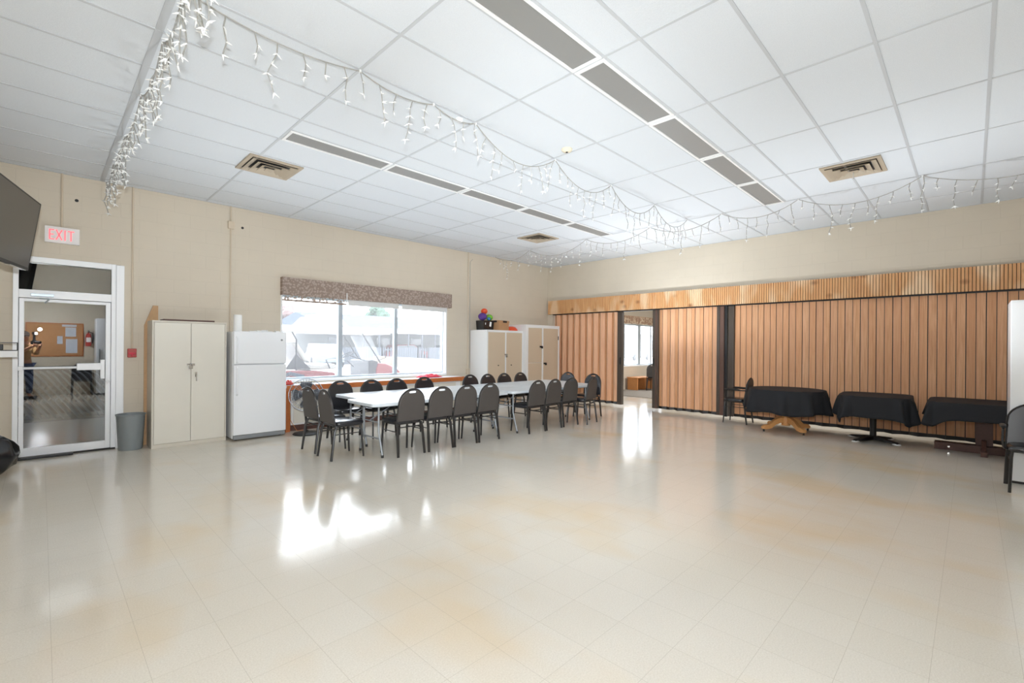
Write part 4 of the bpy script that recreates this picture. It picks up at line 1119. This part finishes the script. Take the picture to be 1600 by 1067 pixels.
def car(x, y, col, label, L=4.3):
    t = thing('parked_car', label, 'car', (x, y, GZ), group='cars parked outside')
    P = [(-L / 2, .35), (-L / 2 + .05, .8), (-L / 2 + .5, .95), (-L / 2 + 1.0, 1.42), (L / 2 - 1.7, 1.45), (L / 2 - 1.05, .98), (L / 2 - .1, .82), (L / 2, .55), (L / 2 - .02, .3)]
    MB().prism(P, lambda a, z: (a, -.85, z), lambda a, z: (a, .85, z)).build('body', col, t, 0, .06)
    P = [(-L / 2 + .65, .98), (-L / 2 + 1.05, 1.36), (L / 2 - 1.75, 1.38), (L / 2 - 1.2, .98)]
    MB().prism(P, lambda a, z: (a, -.87, z), lambda a, z: (a, .87, z)).build('side_glass', M_carglass, t, 0)
    for a in (-L / 2 + .8, L / 2 - .85):
        for s_ in (-.8, .8): MB().lathe([(0, -.1), (.31, -.1), (.33, -.06), (.33, .06), (.31, .1), (0, .1)], 20, (a, s_, .33), M=Matrix.Rotation(PI / 2, 3, 'X')).build('wheel', M_tyre, t)
    return t
c = car(8.0, 27.0, M_car1, 'silver car parked outside behind the golf cart'); c.rotation_euler = (0, 0, math.radians(75))
car(17.6, 33.2, M_cartred, 'red car parked outside beyond the grey fence')
car(22.6, 33.2, M_car1, 'silver car parked outside at right beyond the grey fence')
def blob_tree(name, label, cat, c, r, h, m, seed, n=9, trunk=True):
    r2 = random.Random(seed); t = thing(name, label, cat, c)
    b = MB()
    for k in range(n):
        a = r2.uniform(0, 2 * PI); rr = r * r2.uniform(.1, .75); z = h * r2.uniform(.35, .92)
        s_ = r * r2.uniform(.3, .5) * (1.15 - .5 * z / h)
        b.ball((rr * math.cos(a) * (1.1 - .6 * z / h), rr * math.sin(a), z), s_, 12, (1, 1, .9))
    for v in b.bm.verts: v.co += Vector((r2.uniform(-1, 1), r2.uniform(-1, 1), r2.uniform(-1, 1))) * r * .07
    b.build('crown', m, t, 0)
    MB().cyl((0, 0, 0), (0, 0, h * .6), .04 * r + .08, .05).build('trunk', M_fence, t)
    return t
blob_tree('evergreen_tree', 'green evergreen tree standing behind the blue grey roof', 'tree', (23.0, 48, GZ), 1.9, 6.0, M_foliage, 4, 24)
for k, (x, y, h, l) in enumerate(((9.6, 47, 4.9, 'bare reddish tree outside at far left of the window view'), (13.4, 49, 5.5, 'bare reddish tree outside in the middle of the tree line'), (17.2, 50, 5.0, 'bare reddish tree outside next to the white gable'))):
    blob_tree('bare_tree', l, 'tree', (x, y, GZ), 1.75, h, M_pinkfol, 20 + k, 22)['group'] = 'bare trees outside'
t = thing('white_house', 'white house seen through the window of the next room', 'building', (51, 30, GZ))
MB().box(-9, 9, 0, 8, 0, 3.2).build('wall', M_siding, t, 0)
MB().prism([(-10, 3.1), (10, 3.1), (0, 6.4)], lambda x, z: (x, -.5, z), lambda x, z: (x, 8.5, z)).build('roof', M_white, t, 0)
for x in (-6, -1, 4): MB().box(x, x + 1.6, -.05, 0, 1.0, 2.3).build('house_window', M_carglass, t, 0)
car(40, 24, M_car1, 'pale car outside seen through the window of the next room')

# ------------------------------------------------------------------ the wall behind the camera, seen in the door glass
t = thing('cork_board', 'tan cork notice board mirrored in the glass door', 'notice board', (-3.95, YF, 1.56))
MB().box(-.56, .56, .003, .02, -.45, .45).build('cork_panel', M_cork, t, 0)
b = MB()
for a in ((-.58, .58, .45, .47), (-.58, .58, -.47, -.45), (-.58, -.56, -.45, .45), (.56, .58, -.45, .45)): b.box(a[0], a[1], .003, .028, a[2], a[3])
b.build('frame', M_edge, t, 0)
for x, z, w, h, l in ((-3.64, 1.78, .22, .26, 'upper printed notice pinned on the cork board'), (-3.62, 1.38, .24, .40, 'lower printed notice pinned on the cork board'), (-3.86, 1.55, .11, .22, 'small white note pinned on the cork board'), (-3.67, 1.96, .30, .06, 'narrow white strip pinned at the top of the cork board')):
    tag(box(x - w / 2, x + w / 2, YF + .021, YF + .023, z - h / 2, z + h / 2).build('pinned_notice', M_greypaper, smooth=0), l, 'paper', 'papers on the cork board')
t = thing('fire_extinguisher', 'red fire extinguisher mirrored in the glass door', 'fire extinguisher', (-3.27, YF + .09, 1.38))
MB().lathe([(0, 0), (.06, 0), (.065, .02), (.065, .28), (.05, .34), (.02, .37), (.02, .40), (0, .40)], 24).build('cylinder', M_red, t)
MB().box(-.02, .02, -.02, .10, .40, .43).box(-.02, .02, -.02, .12, .445, .46).build('handle', M_black, t, 0)
MB().tube([(.02, 0, .41), (.09, 0, .38), (.10, 0, .2), (.085, .01, .08)], .012, 8).build('hose', M_black, t)
MB().box(-.05, .05, .064, .067, .12, .25).build('instruction_label', M_paper, t, 0)
MB().box(-.04, .04, -.088, -.065, .05, .35).build('wall_bracket', M_black, t, 0)
t = thing('white_fridge', 'tall white door panel mirrored at the right of the glass door', 'cabinet', (-2.78, YF + .35, 0))
MB().box(-.36, .36, -.345, .3, .03, 2.18).build('body', M_fridge, t, 0, .01)
MB().box(-.35, .35, -.33, .28, 0, .03).build('plinth', M_black, t, 0)
MB().box(-.36, .36, .305, .34, .05, 2.17).build('door', M_fridge, t, 0, .01)
MB().box(-.30, -.27, .34, .37, .9, 1.3).build('handle', M_steel, t, 0, .004)

# ------------------------------------------------------------------ photographer mirrored in the glass door
def skin_body(name, m, parent, V, E, rad, root=0, sub=2):
    me = bpy.data.meshes.new(name); me.from_pydata(V, E, []); me.materials.append(m)
    o = bpy.data.objects.new(name, me); COL.objects.link(o)
    sk = o.modifiers.new('skin', 'SKIN'); sk.use_smooth_shade = True
    for v, r in zip(me.skin_vertices[0].data, rad): v.radius = (r, r) if not isinstance(r, tuple) else r
    me.skin_vertices[0].data[root].use_root = True
    s_ = o.modifiers.new('sub', 'SUBSURF'); s_.levels = sub; s_.render_levels = sub
    if parent: o.parent = parent
    return o
ph = thing('person', 'person in tan shirt and jeans holding a camera, mirrored in the glass door', 'person', (CAMP.x - .31, CAMP.y - .34, 0), math.radians(-45.7))
# local: y forwards (view direction), x to the right
V = [(0, 0, .95), (0, .0, 1.12), (0, .0, 1.30), (0, .0, 1.42), (0, .01, 1.50), (0, .035, 1.56), (0, .04, 1.66),
     (-.10, 0, .88), (-.11, .02, .50), (-.12, -.02, .08), (-.13, .12, .035), (.10, 0, .88), (.12, .03, .50), (.14, .0, .08), (.15, .14, .035),
     (-.18, 0, 1.41), (-.25, .08, 1.17), (-.13, .30, 1.36), (-.10, .35, 1.40), (.18, 0, 1.41), (.24, .08, 1.17), (.11, .30, 1.37), (.085, .34, 1.42)]
Eg = [(0, 1), (1, 2), (2, 3), (3, 4), (4, 5), (5, 6), (0, 7), (7, 8), (8, 9), (9, 10), (0, 11), (11, 12), (12, 13), (13, 14), (3, 15), (15, 16), (16, 17), (17, 18), (3, 19), (19, 20), (20, 21), (21, 22)]
rd = [(.15, .11), (.14, .10), (.16, .11), (.13, .09), .055, (.07, .085), (.075, .095), .095, .065, .042, (.04, .03), .095, .065, .042, (.04, .03), .062, .045, .034, .03, .062, .045, .034, .03]
skin_body('body', M_skin, ph, V, Eg, rd)
skin_body('shirt', M_shirt, ph, V[0:4] + [V[15], V[16], (-.20, .17, 1.25), V[19], V[20], (.19, .17, 1.25)], [(0, 1), (1, 2), (2, 3), (3, 4), (4, 5), (5, 6), (3, 7), (7, 8), (8, 9)],
          [(.165, .125), (.155, .115), (.175, .125), (.13, .10), .078, .06, .052, .078, .06, .052])
skin_body('jeans', M_jeans, ph, [V[0], (-.10, 0, .86), V[8], (-.12, -.015, .12), (.10, 0, .86), V[12], (.14, .005, .12)], [(0, 1), (1, 2), (2, 3), (0, 4), (4, 5), (5, 6)], [(.16, .12), .108, .08, .062, .108, .08, .062])
b = MB(); b.ball((0, .02, 1.68), .098, 18, (.92, 1.08, .95)); 
for v in b.bm.verts:
    if v.co.y > .09 and v.co.z < 1.72: v.co.y = .07
b.build('hair', M_hair, ph, 60)
for s_ in (-1, 1): MB().box(s_ * .14 - .045, s_ * .14 + .045, -.09, .19, 0, .075).build('shoe', M_black, ph, 0, .025)
for s_, hx, hy, hz in ((-1, -.085, .37, 1.41), (1, .075, .355, 1.43)):
    for k in range(5):
        a = -.5 + k * .28
        p0 = Vector((hx + s_ * .012, hy - .02, hz - .03 + k * .016)); 
        if k == 4: pts = [p0, p0 + Vector((-s_ * .02, -.03, .005)), p0 + Vector((-s_ * .05, -.035, .0))]
        else: pts = [p0, p0 + Vector((s_ * .012, .028, .002)), p0 + Vector((-s_ * .012, .05 - .004 * k, .0)), p0 + Vector((-s_ * .035, .048, 0))]
        MB().tube(pts, [.0095] * (len(pts) - 1) + [.0075], 8).build('finger', M_skin, ph)
cm = thing('camera_with_flash', 'black camera with a lit flash held by the person, mirrored in door', 'camera', (CAMP.x, CAMP.y, CAMP.z), math.radians(-45.7))
MB().box(-.07, .07, -.20, -.135, -.05, .045).box(-.03, .03, -.20, -.14, .045, .075).build('camera_body', M_black, cm, 0, .01)
MB().lathe([(0, -.14), (.038, -.14), (.04, -.06), (.036, -.012), (.03, -.012), (.028, -.03), (0, -.035)], 24, M=Matrix.Rotation(-PI / 2, 3, 'X')).build('lens', M_black, cm)
MB().box(-.02, .02, -.19, -.15, .075, .20).box(-.035, .035, -.20, -.12, .20, .27).build('flash_unit', M_black, cm, 0, .006)
M_flash = mat('lit_flash_tube', (1, 1, 1, 1), .3, emit=60)
MB().box(-.03, .03, -.1195, -.117, .21, .26).build('flash_window', M_flash, cm, 0)

# ------------------------------------------------------------------ light
w = bpy.data.worlds.new('overcast'); sc.world = w; w.use_nodes = True
nt = w.node_tree; bg = nt.nodes['Background']
tc = nt.nodes.new('ShaderNodeTexCoord'); sp = nt.nodes.new('ShaderNodeSeparateXYZ'); rp = nt.nodes.new('ShaderNodeValToRGB')
nt.links.new(tc.outputs['Generated'], sp.inputs[0]); nt.links.new(sp.outputs[2], rp.inputs[0]); nt.links.new(rp.outputs[0], bg.inputs[0])
rp.color_ramp.elements[0].color = (.96, .98, 1, 1); rp.color_ramp.elements[1].color = (.86, .92, 1, 1)
bg.inputs[1].default_value = 4
def lamp(name, kind, loc, energy, col=(1, 1, 1), **kw):
    l = bpy.data.lights.new(name, kind); l.energy = energy; l.color = col
    for k, v in kw.items(): setattr(l, k, v)
    o = bpy.data.objects.new(name, l); COL.objects.link(o); o.location = loc
    return o
fp = CAMP + Vector((-.02, -.02, .34))
FC = (.87, .935, 1.0)
# the photographer's flash: bare light plus a beam aimed up into the room and bounced off the ceiling
lamp('flash_bulb', 'POINT', fp, 58, FC, shadow_soft_size=.035)
def aim(o, az, el):
    d = Vector((math.cos(az) * math.cos(el), math.sin(az) * math.cos(el), math.sin(el))); o.rotation_euler = (-d).to_track_quat('Z', 'Y').to_euler()
aim(lamp('flash_bounce', 'SPOT', fp, 165, FC, spot_size=math.radians(160), spot_blend=1.0, shadow_soft_size=.035), .80, math.radians(48))
aim(lamp('fill_beam', 'SPOT', fp, 560, FC, spot_size=math.radians(68), spot_blend=1.0, shadow_soft_size=.035), .7728 - math.radians(5), math.radians(0))  # extra beam added at the flash to brighten the far walls
aim(lamp('fill_beam_left', 'SPOT', fp, 240, FC, spot_size=math.radians(60), spot_blend=1.0, shadow_soft_size=.035), .7728 + math.radians(31), math.radians(-1))  # second beam added to lift the door and fridge side
# added fill spots without a fixture, aimed at the ceiling to brighten the room
for nm, x, y, e in (('ceiling_fill_table', .6, 2.4, 40), ('ceiling_fill_window', -2.3, 4.2, 48), ('ceiling_fill_corner', 4.2, 2.8, 125), ('ceiling_fill_right', 2.9, -1.0, 75)):
    aim(lamp(nm, 'SPOT', (x, y, 1.0), e, FC, spot_size=math.radians(168), spot_blend=1.0, shadow_soft_size=.15), 0, math.radians(90))
# fill lights added to brighten the corridor and the next room
o = lamp('corridor_fill', 'AREA', (-3.9, 9.2, 2.95), 9, size=.6)
o = lamp('annex_fill', 'AREA', (9.5, 2.5, 3.6), 120, size=1.2)

sc.view_settings.view_transform = 'Standard'; sc.view_settings.look = 'None'; sc.view_settings.gamma = 1
sc.view_settings.use_curve_mapping = False
sc.view_settings.exposure = 1.28
sc.cycles.use_denoising = True
sc.cycles.max_bounces = 10; sc.cycles.diffuse_bounces = 6; sc.cycles.transparent_max_bounces = 12
sc.cycles.sample_clamp_indirect = 8
sc.cycles.caustics_reflective = False; sc.cycles.caustics_refractive = False
